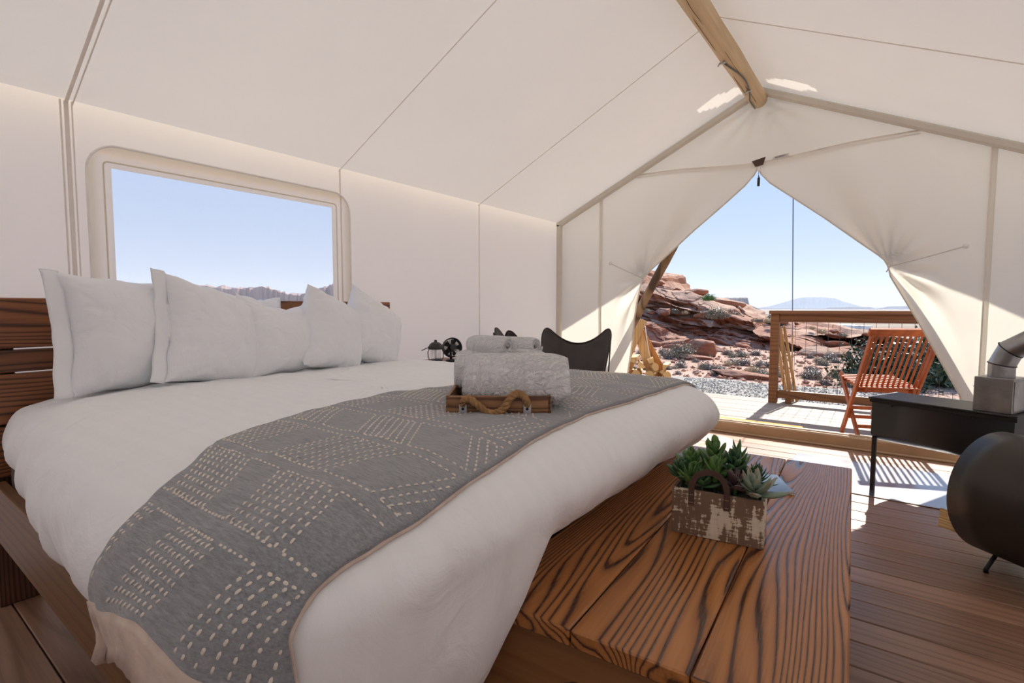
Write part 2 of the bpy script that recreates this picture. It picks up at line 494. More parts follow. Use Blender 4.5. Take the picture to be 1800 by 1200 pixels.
def groundmat():
    t = NT('red_desert_ground'); co = t.coords()
    n1 = t.n('TexNoise', {'Vector': co, 'Scale': .35, 'Detail': 6.0, 'Roughness': .65}).outputs[0]
    n2 = t.n('TexNoise', {'Vector': co, 'Scale': 6.0, 'Detail': 6.0, 'Roughness': .75}).outputs[0]
    c = t.ramp(n1, [(.3, (.46, .285, .215)), (.5, (.55, .37, .285)), (.7, (.62, .45, .365))])
    sp = t.ramp(n2, [(.35, (.62, .58, .56)), (.5, (.95, .95, .95)), (.7, (1.12, 1.12, 1.12))])
    c = t.n('Mix', {'Factor': .75, 6: c, 7: sp}, data_type='RGBA', blend_type='MULTIPLY').outputs[2]
    # far valley floor is greyer scrub
    sx = t.n('SeparateXYZ', {0: co})
    f = t.n('MapRange', {0: sx.outputs[1], 1: 40.0, 2: 120.0}).outputs[0]
    n5 = t.n('TexNoise', {'Vector': t.coords((.004, .02, 1)), 'Scale': 1.0, 'Detail': 6.0}).outputs[0]
    vc = t.ramp(n5, [(.35, (.22, .19, .16)), (.5, (.33, .27, .21)), (.65, (.42, .34, .27))])
    c = t.n('Mix', {'Factor': f, 6: c, 7: vc}, data_type='RGBA').outputs[2]
    return t.surf(t.n('BsdfPrincipled', {'Base Color': c, 'Roughness': 1.0, 'Specular IOR Level': .05, 'Normal': t.bump(n2, .9, .06)}).outputs[0])
M['ground'] = groundmat()
M['sage'] = leafmat('sage_twigs', (.15, .11, .088), (.25, .19, .15))
M['sagegreen'] = leafmat('sage_leaves', (.19, .16, .095), (.27, .225, .14))
M['drygrass'] = leafmat('dry_grass', (.42, .30, .16), (.50, .37, .20))
M['greenbush'] = leafmat('green_bush', (.09, .20, .035), (.13, .24, .05))
M['juniper'] = leafmat('juniper', (.035, .06, .022), (.06, .085, .03))
M['valleywhite'] = plain('white_roofing', (.8, .8, .8), .6)
M['valleygreen'] = plain('irrigated_trees', (.16, .26, .08), .9, nscale=.1)

# ------------------------------------------------------------------ tent shell
XL, XR, YF, YB = -2.83, 0.97, 4.65, -1.9
RX, RZ, EZ = -0.93, 2.88, 1.975
SL = (RZ - EZ) / (RX - XL)
def roof_z(x): return RZ - SL * abs(x - RX)

# floor boards: each plank a part of the floor
floor = struct(thing('floor', 'brown stained plank floor inside the tent', None))
del floor['label']
PITCH = 0.1467
pl_len = XR - XL
mb = MB(); mb.box((0, 0, -.019), (pl_len, .1425, .038), b=.003)
plank_me = mb.mesh('plank', M['floor'])
n_pl = 0
y = 3.02 - PITCH * 33
while y < 4.84:
    o = link(bpy.data.objects.new('plank', plank_me), floor)
    o.location = ((XL + XR) / 2, y + PITCH / 2, random.uniform(-.0012, .0006))
    n_pl += 1; y += PITCH
y_deck0 = y
mb = MB(); mb.box(((XL + XR) / 2, (YB + y) / 2, -.06), (pl_len, y - YB, .04)); sub = mb.build('subfloor', M['post'], floor)

# deck boards outside
deck = struct(thing('terrace_floor', None, None))
mb = MB(); mb.box((0, 0, -.019), (9.0, .1425, .038), b=.003)
deck_me = mb.mesh('plank', M['deck'])
y = y_deck0
while y < 6.80:
    o = link(bpy.data.objects.new('plank', deck_me), deck)
    o.location = (-.4, y + PITCH / 2, random.uniform(-.001, .001)); y += PITCH
YD = y
mb = MB(); mb.box((-.4, (y_deck0 + YD) / 2, -.1), (9.0, YD - y_deck0, .1)); mb.build('joist_frame', M['post'], deck)

def wall_grid(fn, us, vs, skip):
    m = MB()
    V = [fn(u, v) for v in vs for u in us]; w = len(us); F = []
    for j in range(len(vs) - 1):
        for i in range(w - 1):
            if skip((us[i] + us[i + 1]) / 2, (vs[j] + vs[j + 1]) / 2): continue
            F.append((j * w + i, j * w + i + 1, (j + 1) * w + i + 1, (j + 1) * w + i))
    return m.add(V, F, True)
def lin(a, b, n): return [a + (b - a) * i / n for i in range(n + 1)]

# left wall with the window opening
WY0, WY1, WZ0, WZ1 = .812, 1.927, .72, 1.717
HY0, HY1, HZ0, HZ1 = .757, 2.020, .665, 1.780
us = sorted(set([round(u, 3) for u in lin(YB, YF, 60)] + [HY0, HY1]))
vs = sorted(set([round(v, 3) for v in lin(-.02, EZ, 22)] + [HZ0, HZ1]))
def wl(u, v):
    b = .010 * nz(u * 1.3, v * 1.1, 3) + .003 * nz(u * 5, v * 5, 8)
    k = sstep(0, .25, v) * sstep(EZ, EZ - .2, v)
    return (XL + b * k, u, v)
m = wall_grid(wl, us, vs, lambda u, v: HY0 < u < HY1 and HZ0 < v < HZ1)
struct(m.build('wall_left', M['wall']))
# right wall, back wall
m = wall_grid(lambda u, v: (XR + .012 * nz(u, v, 9), u, v), lin(YB, YF, 40), lin(-.02, EZ, 10), lambda u, v: False)
struct(m.build('wall_right', M['wall']))
def backf(u, v):
    x = lerp(XL, XR, u); return (x, YB, lerp(-.02, roof_z(x), v))
m = MB(); m.grid(backf, 40, 10); struct(m.build('wall_back', M['wall']))

# roof: one sheet per slope
def roof_side(x0):
    def fn(u, v):
        y = lerp(YB, YF + .02, u); t = v
        x = lerp(x0, RX, t); z = lerp(EZ, RZ, t)
        # canvas sags a little between the seams
        ph = ((y - .668) / 1.337) % 1.0
        sag = -.012 * math.sin(PI * ph) * math.sin(PI * t) + .008 * nz(x * 1.4, y * 1.1, 5) * math.sin(PI * t)
        return (x, y, z + sag)
    return fn
ceiling = struct(thing('ceiling', None, None))
for x0 in (XL, XR):
    m = MB(); m.grid(roof_side(x0), 80, 24); m.build('roof_panel', M['roof'], ceiling)

# seams (flat strips lying just inside the canvas)
k = 1
for sy, w in ((.668, .016), (1.994, .009), (3.341, .008), (-.67, .01)):
    m = MB()
    m.box((XL + .012, sy, EZ / 2), (.006, w, EZ - .02), b=.002)
    if w > .015: m.box((XL + .014, sy - .02, EZ / 2), (.006, .006, EZ - .02)); m.box((XL + .014, sy + .018, EZ / 2), (.006, .004, EZ - .02))
    struct(m.build('trim_%d' % k, M['seam'])); k += 1
    for x0 in (XL, XR):
        a = Vector((x0, sy, EZ - .008)); b = Vector((RX, sy, RZ - .008))
        d = (b - a); L = d.length; ang = math.atan2(d.z, d.x)
        m = MB(); m.box((0, 0, 0), (L, w * (.8 if w > .015 else .45), .006), b=.0015)
        if w > .015: m.box((0, .022, 0), (L, .004, .006))
        m.xf(Matrix.Translation((a + b) / 2 - Vector((0, 0, .014))) @ Matrix.Rotation(-ang, 4, 'Y'))
        struct(m.build('trim_%d' % k, M['seam'])); k += 1

# rafter sleeves and corner sleeve at the front wall
for x0 in (XL, XR):
    a = Vector((x0, YF - .05, EZ - .035)); b = Vector((RX, YF - .05, RZ - .045))
    d = b - a; L = d.length; ang = math.atan2(d.z, d.x)
    m = MB(); m.box((0, 0, 0), (L, .05, .055), b=.012)
    m.xf(Matrix.Translation((a + b) / 2) @ Matrix.Rotation(-ang, 4, 'Y'))
    struct(m.build('trim_%d' % k, M['sleeve'])); k += 1
    m = MB(); m.box((x0 + (.03 if x0 < 0 else -.03), YF - .05, EZ / 2), (.055, .05, EZ - .03), b=.012)
    struct(m.build('trim_%d' % k, M['sleeve'])); k += 1
# grey base strip along the left wall
m = MB(); m.box((XL + .03, (YB + YF) / 2, .014), (.045, YF - YB - .1, .028), b=.004)
struct(m.build('baseboard_left', M['grey_trim']))

# front wall: header above the door seam and the panels either side of the flaps
HS = 2.335
SXL, SXR = -2.335, .475
def front_y(x, z):
    return YF + .012 * nz(x * 2.1, z * 1.4, 21) + .006 * nz(x * 6, z * 5, 2)
m = MB()
def gather(x, z):
    r = math.hypot(x - RX, z - (RZ - .14))
    a = math.atan2(x - RX, (RZ - .1) - z)
    return .022 * math.sin(a * 17) * math.exp(-r / .22) * min(1, r / .05)
def header(u, v):
    if u < .5: x = lerp(XL, RX, u * 2)
    else: x = lerp(RX, XR, u * 2 - 1)
    zt = roof_z(x); zb = min(HS - .055 * math.exp(-((x - RX) / .5) ** 2), zt)
    z = lerp(zb, zt, v)
    return (x, front_y(x, z) - gather(x, z), z)
m.grid(header, 120, 26)
def side_l(u, v):
    x = lerp(XL, SXL, u); z = lerp(-.02, min(HS, roof_z(x)), v); return (x, front_y(x, z), z)
def side_r(u, v):
    x = lerp(SXR, XR, u); z = lerp(-.02, min(HS, roof_z(x)), v); return (x, front_y(x, z), z)
m.grid(side_l, 10, 30); m.grid(side_r, 10, 30)
front = struct(m.build('wall_front', M['front']))

# tied back door flaps
def flap(side):
    if side < 0:
        tie = (-1.873, 1.372); seam = SXL
        edge = [(0, -2.10), (.5, -2.035), (1.0, -1.955), (1.30, -1.895), (1.372, -1.873), (1.45, -1.80), (1.8, -1.415), (2.10, -1.035), (2.20, -.945), (HS - .05, RX)]
    else:
        tie = (-.045, 1.392); seam = SXR
        edge = [(0, .45), (.5, .385), (1.0, .14), (1.32, -.03), (1.392, -.045), (1.45, -.075), (1.8, -.47), (2.10, -.84), (2.20, -.925), (HS - .05, RX)]
    def fn(u, v):
        z = lerp(.0, HS, v)
        xe = interp(edge, z)
        if side > 0:
            xe = max(xe, -9)
        s0 = seam + (.03 if side > 0 else -.03)
        x = lerp(s0, xe, u)
        zt = min(HS - .055 * math.exp(-((x - RX) / .5) ** 2), roof_z(x))
        z = min(z, zt)
        r = math.hypot(x - tie[0], z - tie[1])
        a = math.atan2(x - tie[0], z - tie[1])
        e = u
        fold = .045 * math.sin(a * 11 + 1.0) * min(1, r / .25) * sstep(.35, 1, e)
        if z < tie[1]: fold *= 1.5 * sstep(.0, .5, r + .2)
        fold *= sstep(1.3, .3, r)
        droop = .05 * sstep(.3, .95, e) * sstep(.8, .1, r)
        y = front_y(x, z) - .012 - fold - droop - .02 * u
        if z < .25: y = lerp(y, YF + .05, sstep(.25, .0, z))
        return (x, y, z)
    return fn
doors = []
for side, lab in ((-1, 'cream canvas door flap tied back beside the black sling chair'), (1, 'cream canvas door flap tied back beside the stove pipe')):
    root = thing('door_flap', lab, 'door flap', (0, 0, 0))
    m = MB(); fn = flap(side); m.grid(fn, 90, 110)
    m.build('canvas_panel', M['front'], root)
    m = MB(); pts = [fn(1, j / 60) for j in range(61)]
    m.tube([(p[0], p[1] - .003, p[2]) for p in pts], .006, 6); m.build('edge_hem', M['front'], root)
    # narrow overlapping zip seam on the fixed edge
    m = MB(); pts = [(SXL if side < 0 else SXR, 0, 0) for j in range(31)]
    pts = [(p[0], front_y(p[0], j / 30 * min(HS, roof_z(p[0]))) - .018, j / 30 * min(HS, roof_z(p[0]))) for j, p in enumerate(pts)]
    m.tube(pts, .008, 6, squash=.7); m.build('seam', M['seam'], root)
    tie = (-1.873, 1.372) if side < 0 else (-.045, 1.392)
    hook = (-2.235, 1.532) if side < 0 else (.37, 1.515)
    m = MB(); yy = YF - .10
    m.tube([(tie[0], yy, tie[1]), (lerp(tie[0], hook[0], .5), YF - .06, lerp(tie[1], hook[1], .5) - .004), (hook[0], YF - .028, hook[1])], .004, 6)
    m.tube([(tie[0] + .0, yy + .035, tie[1] + .035), (tie[0] + .012 * side, yy - .015, tie[1] + .01), (tie[0] - .01 * side, yy + .01, tie[1] - .035)], .004, 6)
    m.build('tie_cord', M['cord'], root)
    m = MB(); m.lathe([(.0, .006), (.016, .006), (.018, 0), (.016, -.004)], (hook[0], YF - .028, hook[1]), 14, rot=(PI / 2, 0, 0))
    m.build('toggle', M['piping'], root)
    doors.append(root)
# header seam (double stitched tape), leather patch, zip pull, printed label
m = MB(); pts = []
for i in range(41):
    x = lerp(-1.98, .10, i / 40); z = HS - .055 * math.exp(-((x - RX) / .5) ** 2)
    pts.append((x, front_y(x, z) - gather(x, z) - .012, z))
m.tube(pts, .007, 6); m.tube([(p[0], p[1], p[2] - .022) for p in pts], .004, 6)
struct(m.build('trim_%d' % k, M['seam'])); k += 1
zp = thing('zip_pull', 'dark leather patch with black zip pull hanging at the door peak', 'zip pull', (RX, YF - .05, 2.27))
m = MB(); m.add([(-.050, 0, .020), (-.022, 0, -.026), (.035, 0, -.018), (.052, 0, .040), (-.050, .012, .020), (-.022, .012, -.026), (.035, .012, -.018), (.052, .012, .040)],
      [(0, 1, 2, 3), (7, 6, 5, 4), (0, 4, 5, 1), (1, 5, 6, 2), (2, 6, 7, 3), (3, 7, 4, 0)])
m.build('leather_patch', M['strap'], zp)
m = MB(); m.box((.004, .008, -.045), (.022, .006, .035), b=.002); m.box((.004, .006, -.085), (.007, .004, .05)); m.build('webbing_tab', M['piping'], zp)
m = MB(); m.tube([(.006, .004, -.10), (.007, .003, -.115), (.007, .003, -.12), (.006, .003, -.185)], [.003, .005, .011, .010], 10); m.build('pull_handle', M['black_plastic'], zp)
lb = thing('printed_label', 'tiny white printed fabric label sewn beside the leather patch', 'label', (RX + .16, YF - .033, 2.298), (PI / 2, math.radians(-6), 0))
m = MB(); m.box((0, 0, 0), (.115, .024, .002)); m.build('label_cloth', M['labelwhite'], lb)

def text_obj(name, body, size, mat, parent, loc, rot, ext=.0005, ax='CENTER', spacing=1.0):
    cu = bpy.data.curves.new(name, 'FONT'); cu.body = body; cu.size = size; cu.extrude = ext
    cu.align_x = ax; cu.align_y = 'CENTER'; cu.space_character = spacing
    cu.materials.append(mat)
    tmp = bpy.data.objects.new('tmp_text', cu); COL.objects.link(tmp)
    bpy.context.view_layer.update()
    me = bpy.data.meshes.new_from_object(tmp.evaluated_get(bpy.context.evaluated_depsgraph_get()))
    bpy.data.objects.remove(tmp)
    o = bpy.data.objects.new(name, me); link(o, parent); o.location = loc; o.rotation_euler = rot
    return o
text_obj('lettering', 'RS-SPFS2-1', .017, M['ink'], lb, (0, 0, .002), (0, 0, 0))

# door sill
sill = struct(thing('trim_%d' % k, None, None)); k += 1
m = MB(); m.box((XL / 2 + XR / 2, 4.80, .048), (pl_len + .1, .10, .10), b=.012); m.build('sill_board', M['sill'], sill)
m = MB(); m.box((XL / 2 + XR / 2, 4.743, .008), (pl_len, .02, .02), b=.006); m.box((XL / 2 + XR / 2, 4.80, .101), (pl_len, .04, .012), b=.005); m.build('sill_moulding', M['sill'], sill)

# window: flap frame, piping, film
win = struct(thing('window_1', None, None))
def rrect(y0, y1, z0, z1, rad, n=8):
    out = []
    for cy, cz, a0 in ((y1 - rad, z1 - rad, 0), (y0 + rad, z1 - rad, 90), (y0 + rad, z0 + rad, 180), (y1 - rad, z0 + rad, 270)):
        for i in range(n + 1):
            a = math.radians(a0 + 90 * i / n); out.append((cy + rad * math.cos(a), cz + rad * math.sin(a)))
    return out
def ring(o1, o2, x, th):
    n = len(o1); v = [(x, p[0], p[1]) for p in o1] + [(x, p[0], p[1]) for p in o2]
    v += [(x + th, p[0], p[1]) for p in o1] + [(x + th, p[0], p[1]) for p in o2]
    f = []
    for i in range(n):
        j = (i + 1) % n
        f += [(2 * n + i, 2 * n + j, 3 * n + j, 3 * n + i), (i, n + i, n + j, j), (i, j, 2 * n + j, 2 * n + i), (n + i, 3 * n + i, 3 * n + j, n + j)]
    return v, f
outer = rrect(.722, 2.055, .63, 1.815, .12)
inner = rrect(WY0 - .0, WY1 + .0, WZ0, WZ1, .004)
m = MB(); nn_ = len(outer)
m.add([(XL + .016, p[0], p[1]) for p in outer] + [(XL + .016, p[0], p[1]) for p in inner], [(i, (i + 1) % nn_, nn_ + (i + 1) % nn_, nn_ + i) for i in range(nn_)]); m.build('flap_border', M['border'], win)
m = MB(); m.tube([(XL + .022, p[0], p[1]) for p in outer], .005, 6, closed=True); m.build('piping', M['piping'], win)
m = MB(); m.tube([(XL + .022, p[0], p[1]) for p in rrect(WY0 - .03, WY1 + .03, WZ0 - .03, WZ1 + .025, .02)], .0035, 6, closed=True); m.build('stitched_hem', M['border'], win)
m = MB(); m.add([(XL + .008, WY0 - .01, WZ0 - .01), (XL + .008, WY1 + .01, WZ0 - .01), (XL + .008, WY1 + .01, WZ1 + .01), (XL + .008, WY0 - .01, WZ1 + .01)], [(0, 1, 2, 3)])
m.build('pane', M['film'], win)

# ridge log
lg = thing('ridge_log', 'peeled round pine log running along the tent peak', 'log', (RX - .015, 0, RZ - .105))
m = MB(); pts = []; rr = []
for i in range(50):
    y = lerp(YB, YF - .03, i / 49); pts.append((.006 * nz(y * .9), y, .005 * nz(y * .8, 4))); rr.append(.066 + .003 * nz(y * 2.3, 7))
m.tube(pts, rr, 18); m.build('log_body', M['log'], lg)
m = MB()
for (y0, y1, a) in ((3.0, 3.45, -1.9), (3.5, 3.95, -1.2), (2.5, 3.1, -1.5), (4.1, 4.5, -1.4), (3.9, 4.3, -1.9)):
    pts = [(.0665 * math.cos(a + .06 * nz(t * 9, y0)), lerp(y0, y1, t / 8), .0665 * math.sin(a + .06 * nz(t * 9, y0))) for t in range(9)]
    m.tube(pts, [.0005] + [.0018] * 7 + [.0005], 4)
m.build('drying_crack', M['bark'], lg)
cb = thing('cable', 'thin grey cable clipped along the underside of the peak log', 'cable', (RX - .015, 0, RZ - .105))
m = MB(); pts = []
for i in range(25):
    t = i / 24; y = lerp(3.62, 4.60, t); a = -1.85 + .75 * math.sin(PI * min(1, t * 1.25)) * (1 if t < .8 else .4)
    pts.append((.074 * math.cos(a), y, .074 * math.sin(a)))
m.tube(pts, .005, 6); m.build('cable_run', M['cable'], cb)
for t in (.0, .62):
    p = pts[int(t * 24)]
    m = MB(); m.box((p[0], p[1], p[2] - .004), (.035, .012, .012), b=.003); m.tube([(p[0] - .015, p[1] - .004, p[2]), (p[0] - .028, p[1] - .006, p[2] - .022)], .005, 6)
    m.build('clip', M['white_metal'], cb)

# rain fly above the tent with front awning, log A-frame carrying it
fly = thing('rain_fly', 'off-white canvas rain fly stretched over the tent', 'canopy', (0, 0, 0))
FY = 6.05; FZ = 3.22; FS = .60
def flyf(x0):
    def fn(u, v):
        y = lerp(YB - .2, FY, u); x = lerp(x0, RX, v); return (x, y, FZ - FS * abs(x - RX) + .01 * nz(x, y))
    return fn
def sun_hole(x0):  # made-up openings in the fly, shaped to cast sun spots beside the ridge
    s_ = -1 if x0 < RX else 1
    def sk(i, j):
        y = lerp(YB - .2, FY, (i + .5) / 200); x = lerp(x0, RX, (j + .5) / 60); d = abs(x - RX)
        c = interp([(.08, 4.85), (.45, 4.62)], d) if s_ < 0 else interp([(.05, 4.83), (.42, 4.72)], d)
        h = .10 * math.sin(PI * min(1, max(0, (d - .06) / .36))) ** .6 if .06 < d < .42 else 0
        return abs(y - c) < h
    return sk
for x0 in (RX - 2.05, RX + 2.05):
    m = MB(); m.grid(flyf(x0), 200, 60, skip=sun_hole(x0)); m.build('fly_panel', M['fly'], fly)
af = thing('log_a_frame', 'weathered brown log A-frame leaning outside beyond the tied flap', 'pole frame', (0, 4.965, 0))
for xs, xe in ((-2.66, -.98), (.84, -.88)):
    a = Vector((xs, 0, .0)); b = Vector((xe, .03 if xs < 0 else -.08, 3.10))
    m = MB(); pts = []; rr = []
    for i in range(17):
        t = i / 16; p = a.lerp(b, t); p += Vector((.012 * nz(t * 6, xs), 0, 0)); pts.append(p); rr.append(.044 - .006 * t + .006 * nz(t * 14, xs))
    m.tube(pts, rr, 10); m.build('pole', M['pole'], af)
m = MB(); m.tube([(RX, -6.5, 3.15), (RX, 1.06, 3.15)], .045, 10); m.build('ridge_pole', M['pole'], af)

# ------------------------------------------------------------------ bed
bed = thing('bed_frame', 'dark wooden bed frame with a horizontal plank headboard', 'bed', (0, 0, 0))
HB0, HB1 = .345, 2.258
for z0, z1 in ((.948, 1.138), (.857, .941), (.660, .850), (.46, .652)):
    m = MB(); m.box((-2.693, (HB0 + HB1) / 2, (z0 + z1) / 2), (.038, HB1 - HB0, z1 - z0), b=.003)
    m.v = [(v[0] + 2.69, v[1] - 1.3, v[2] - z0) for v in m.v]
    o = m.build('headboard_plank', M['head'], bed); o.location = (-2.69, 1.3, z0)
for y0 in (HB0 + .05, HB1 - .05):
    m = MB(); m.box((-2.735, y0, .565), (.04, .10, 1.13), b=.003); m.build('headboard_post', M['post'], bed)
for y0 in (.405, 2.20):
    m = MB(); m.box((-2.64, y0, .12), (.09, .12, .24), b=.004); m.build('leg', M['post'], bed)
for y0 in (.55, 2.05):
    m = MB(); m.box((-.95, y0, .12), (.09, .09, .24), b=.004); m.build('leg', M['post'], bed)
for y0 in (.375, 2.23):
    m = MB(); m.box((-1.75, y0, .345), (1.84, .038, .21), b=.003); m.build('side_rail', M['rail'], bed)
m = MB(); m.box((-.84, 1.30, .345), (.038, 1.86, .21), b=.003); m.build('foot_rail', M['rail'], bed)
m = MB()
for i in range(9): m.box((-2.5 + i * .2, 1.3, .33), (.09, 1.8, .02))
m.build('slats', M['rail'], bed)
mt = thing('mattress', 'dark grey mattress under the white duvet', 'mattress', (-1.75, 1.30, .35))
m = MB(); m.box((0, 0, .125), (1.80, 1.80, .25), b=.04); m.build('mattress_body', M['mattress'], mt)

# duvet: rings of a rounded rectangle, bulging over the mattress
DX0, DX1 = -2.66, -.555
NSEG = 44; NARC = 30
def near_y(x): return lerp(.375, .265, sstep(-2.66, -1.2, x))
def ringpts(inset):
    """list of (x, y, foot weight, near weight, far weight)"""
    R0 = .27
    R_ = max(R0 - inset, .004); x0, x1 = DX0 + min(inset, .4) * .35 + max(inset - .4, 0), DX1 - inset
    yn = inset; out = []
    y1 = 2.395 - inset
    def Yn(x): return near_y(x) + inset
    # near side from head to foot
    for i in range(NSEG * 2):
        t = i / (NSEG * 2); x = lerp(x0, x1 - R_, t); out.append((x, Yn(x), 0, 1, t))
    c = (x1 - R_, Yn(x1 - R_) + R_)
    for i in range(NARC):
        a = -PI / 2 + PI / 2 * i / NARC; out.append((c[0] + R_ * math.cos(a), c[1] + R_ * math.sin(a), i / NARC, 1 - i / NARC, 1))
    c2 = (x1 - R_, y1 - R_)
    for i in range(NSEG * 2):
        t = i / (NSEG * 2); out.append((x1, lerp(c[1], c2[1], t), 1, 0, t))
    for i in range(NARC):
        a = PI / 2 * i / NARC; out.append((c2[0] + R_ * math.cos(a), c2[1] + R_ * math.sin(a), 1 - i / NARC, 0, 1))
    for i in range(NSEG * 2):
        t = i / (NSEG * 2); out.append((lerp(x1 - R_, x0, t), y1, 0, 0, t))
    for i in range(NSEG):
        t = i / NSEG; out.append((x0, lerp(y1, Yn(x0), t), 0, 0, 0))
    return out
# (inset at sides, inset at foot, z)
prof = [(.075, .30, .455, .43), (.055, .22, .475, .468), (.035, .15, .50, .51), (.012, .09, .535, .55), (0, .045, .58, .59), (0, .015, .625, .63), (.012, 0, .665, .67),
        (.032, .010, .70, .705), (.06, .035, .73, .737), (.095, .075, .752, .765), (.14, .13, .77, .784), (.20, .20, .785, .796), (.28, .30, .795, .802), (.38, .40, .80, .803)]
for ins in [.38 + .0295 * k_ for k_ in range(1, 21)]: prof.append((ins, ins, .802, .803))
rings = []
def folds(q, x, y, z, wf, wn, side_t):
    """depth of the cloth folds, biggest low down on the sides"""
    low = sstep(.80, .62, z)
    s_ = (x * 1.0 + y * 1.0)
    f = 0
    # long folds down the foot side, dense at the far corner
    dens = wf * (1 if wf < 1 else 1)
    fine_ = max(0, math.sin(s_ * 62 + 9 * nz(s_ * 4, z * 2) + z * 8)) ** 2
    f += .011 * fine_ * wf * sstep(.74, .56, z) * (.12 + .88 * sstep(1.75, 2.25, y) + .35 * sstep(1.1, .8, y)) * (.5 + nz(s_ * 3.1, 7))
    f += .010 * fine_ * (1 - wf) * sstep(1.2, 1.5, x + 2.2) * low * (1 if y > 1.5 else 0)
    cw_ = math.exp(-((x + .78) ** 2 + (y - 2.2) ** 2) / .10)
    f += .017 * cw_ * math.sin((x * 1.0 - y) * 78 + 5 * nz(x * 6, y * 6, z * 5)) * sstep(.79, .62, z)
    f += .016 * nz(s_ * 7, z * 3, 4) * low
    f += .006 * nz(x * 14, y * 14, z * 14 + 3) * (.3 + low)
    # pull marks on the near side by the head
    f += .010 * nz((x - y) * 6, (x + y) * 2 + z * 9, 7) * wn * low
    return f
for q, (isd, ift, zs, zf) in enumerate(prof):
    a = ringpts(isd); b = ringpts(ift); ring_ = []
    for (pa, pb) in zip(a, b):
        wf, wn = pa[2], pa[3]
        x = lerp(pa[0], pb[0], wf); y = lerp(pa[1], pb[1], wf); z = lerp(zs, zf, wf)
        # the cloth hangs lower in front of the bench end
        if q < 5:
            kcorner = sstep(1.02, .80, y) * wf + wn * sstep(-1.1, -.75, x) * (1 - wf)
            z -= kcorner * (.16 - .03 * q); 
            x += kcorner * wf * (.16 - .035 * q)
            hem = .02 * nz(x * 4, y * 4, 11)
            z += hem * (1 - q / 5) * (1 - wf)
        n_out = Vector((x - (-1.6), y - 1.3, 0))
        side = sstep(.81, .70, z)
        nrm = Vector(((1 if wf > .0 else 0) * wf, -wn, 0))
        if nrm.length < .01 and y > 2: nrm = Vector((0, 1, 0))
        if nrm.length > 0: nrm.normalize()
        f = folds(q, x, y, z, wf, wn, pa[4])
        p = Vector((x, y, z)) + nrm * f * side
        top = sstep(.70, .79, z)
        wa = 1.0 if x < -1.3 else .6
        p.z += top * (.007 * nz(x * 2.3, y * 2.3, 1) + .006 * wa * nz(x * 7 + 2 * nz(x * 3, y * 3), y * 5, 5) + .0035 * wa * nz(x * 16, y * 14, 6))
        # creases raked across the top near the head
        rk = nz(x * 3 + y * 7, y * 2 - x * 5, 9)
        p.z += top * .009 * max(0, 1 - abs(rk) * 7) * (1.0 if x < -1.3 else .3) * (.5 + nz(x * 2, y * 2, 31))
        cr_ = (1 - abs(nz(x * 3.4 + y * 1.1, y * 7.5 - x, z * 5 + 40))) ** 10
        cr2 = (1 - abs(nz(x * 8 - y * 5, y * 6 + x * 3, z * 6 + 60))) ** 9
        wr_ = sstep(-1.0, -1.5, x) * (.4 + .6 * sstep(1.2, .5, y)) + .12
        p -= (Vector((0, 0, 1)) * top + nrm * side) * (.010 * cr_ + .006 * cr2) * wr_
        p.z -= top * .02 * sstep(-2.2, -2.66, x)
        ring_.append(p)
    rings.append(ring_)
NR = len(rings[0])
m = MB(); V = [tuple(p) for rg in rings for p in rg]; F = []
for q in range(len(rings) - 1):
    for i in range(NR):
        j = (i + 1) % NR
        F.append((q * NR + i, q * NR + j, (q + 1) * NR + j, (q + 1) * NR + i))
m.add(V, F, True)
b0 = (len(rings) - 1) * NR
m.f.append(tuple(b0 + i for i in range(NR))); m.sm.append(True)
duvet = m.build('duvet', M['linen'])
fix(duvet)
sd = duvet.modifiers.new('s', 'SUBSURF'); sd.levels = 1; sd.render_levels = 1
tag(duvet, 'white cotton duvet spread over the whole bed', 'duvet')
bm = bmesh.new(); bm.from_mesh(duvet.data); duvet_bvh = BVHTree.FromBMesh(bm); 

# ------------------------------------------------------------------ blanket with stitched pattern
NU, NVB = 150, 60
def back_x(y, zside):
    return interp([(0, -1.1), (.5, -1.205), (.62, -1.255), (.8, -1.31), (1.1, -1.36), (1.5, -1.30), (2.3, -1.32)], y)
def front_x(y):
    return interp([(0, -.64), (.30, -.625), (.42, -.608), (.55, -.605), (.75, -.635), (1.0, -.675), (1.3, -.70), (2.3, -.69)], y)
rays = []
CN = Vector((0, .50, .60)); CF = Vector((0, 2.10, .60))
HEM = 4; NDROP = 9
for i in range(NDROP):   # straight fall at the near side
    rays.append((Vector((0, -.6, .445 + .018 * i)), Vector((0, 1, 0))))
for i in range(33):   # near side round to the top
    a = math.radians(lerp(160, 90, i / 32)); rays.append((CN + Vector((0, math.cos(a), math.sin(a))) * .8, Vector((0, -math.cos(a), -math.sin(a)))))
for i in range(1, 78):
    rays.append((Vector((0, lerp(.5, 2.10, i / 78), 1.4)), Vector((0, 0, -1))))
for i in range(32):
    a = math.radians(lerp(90, -15, i / 31)); rays.append((CF + Vector((0, math.cos(a), math.sin(a))) * .8, Vector((0, -math.cos(a), -math.sin(a)))))
cols = []
lastn = None
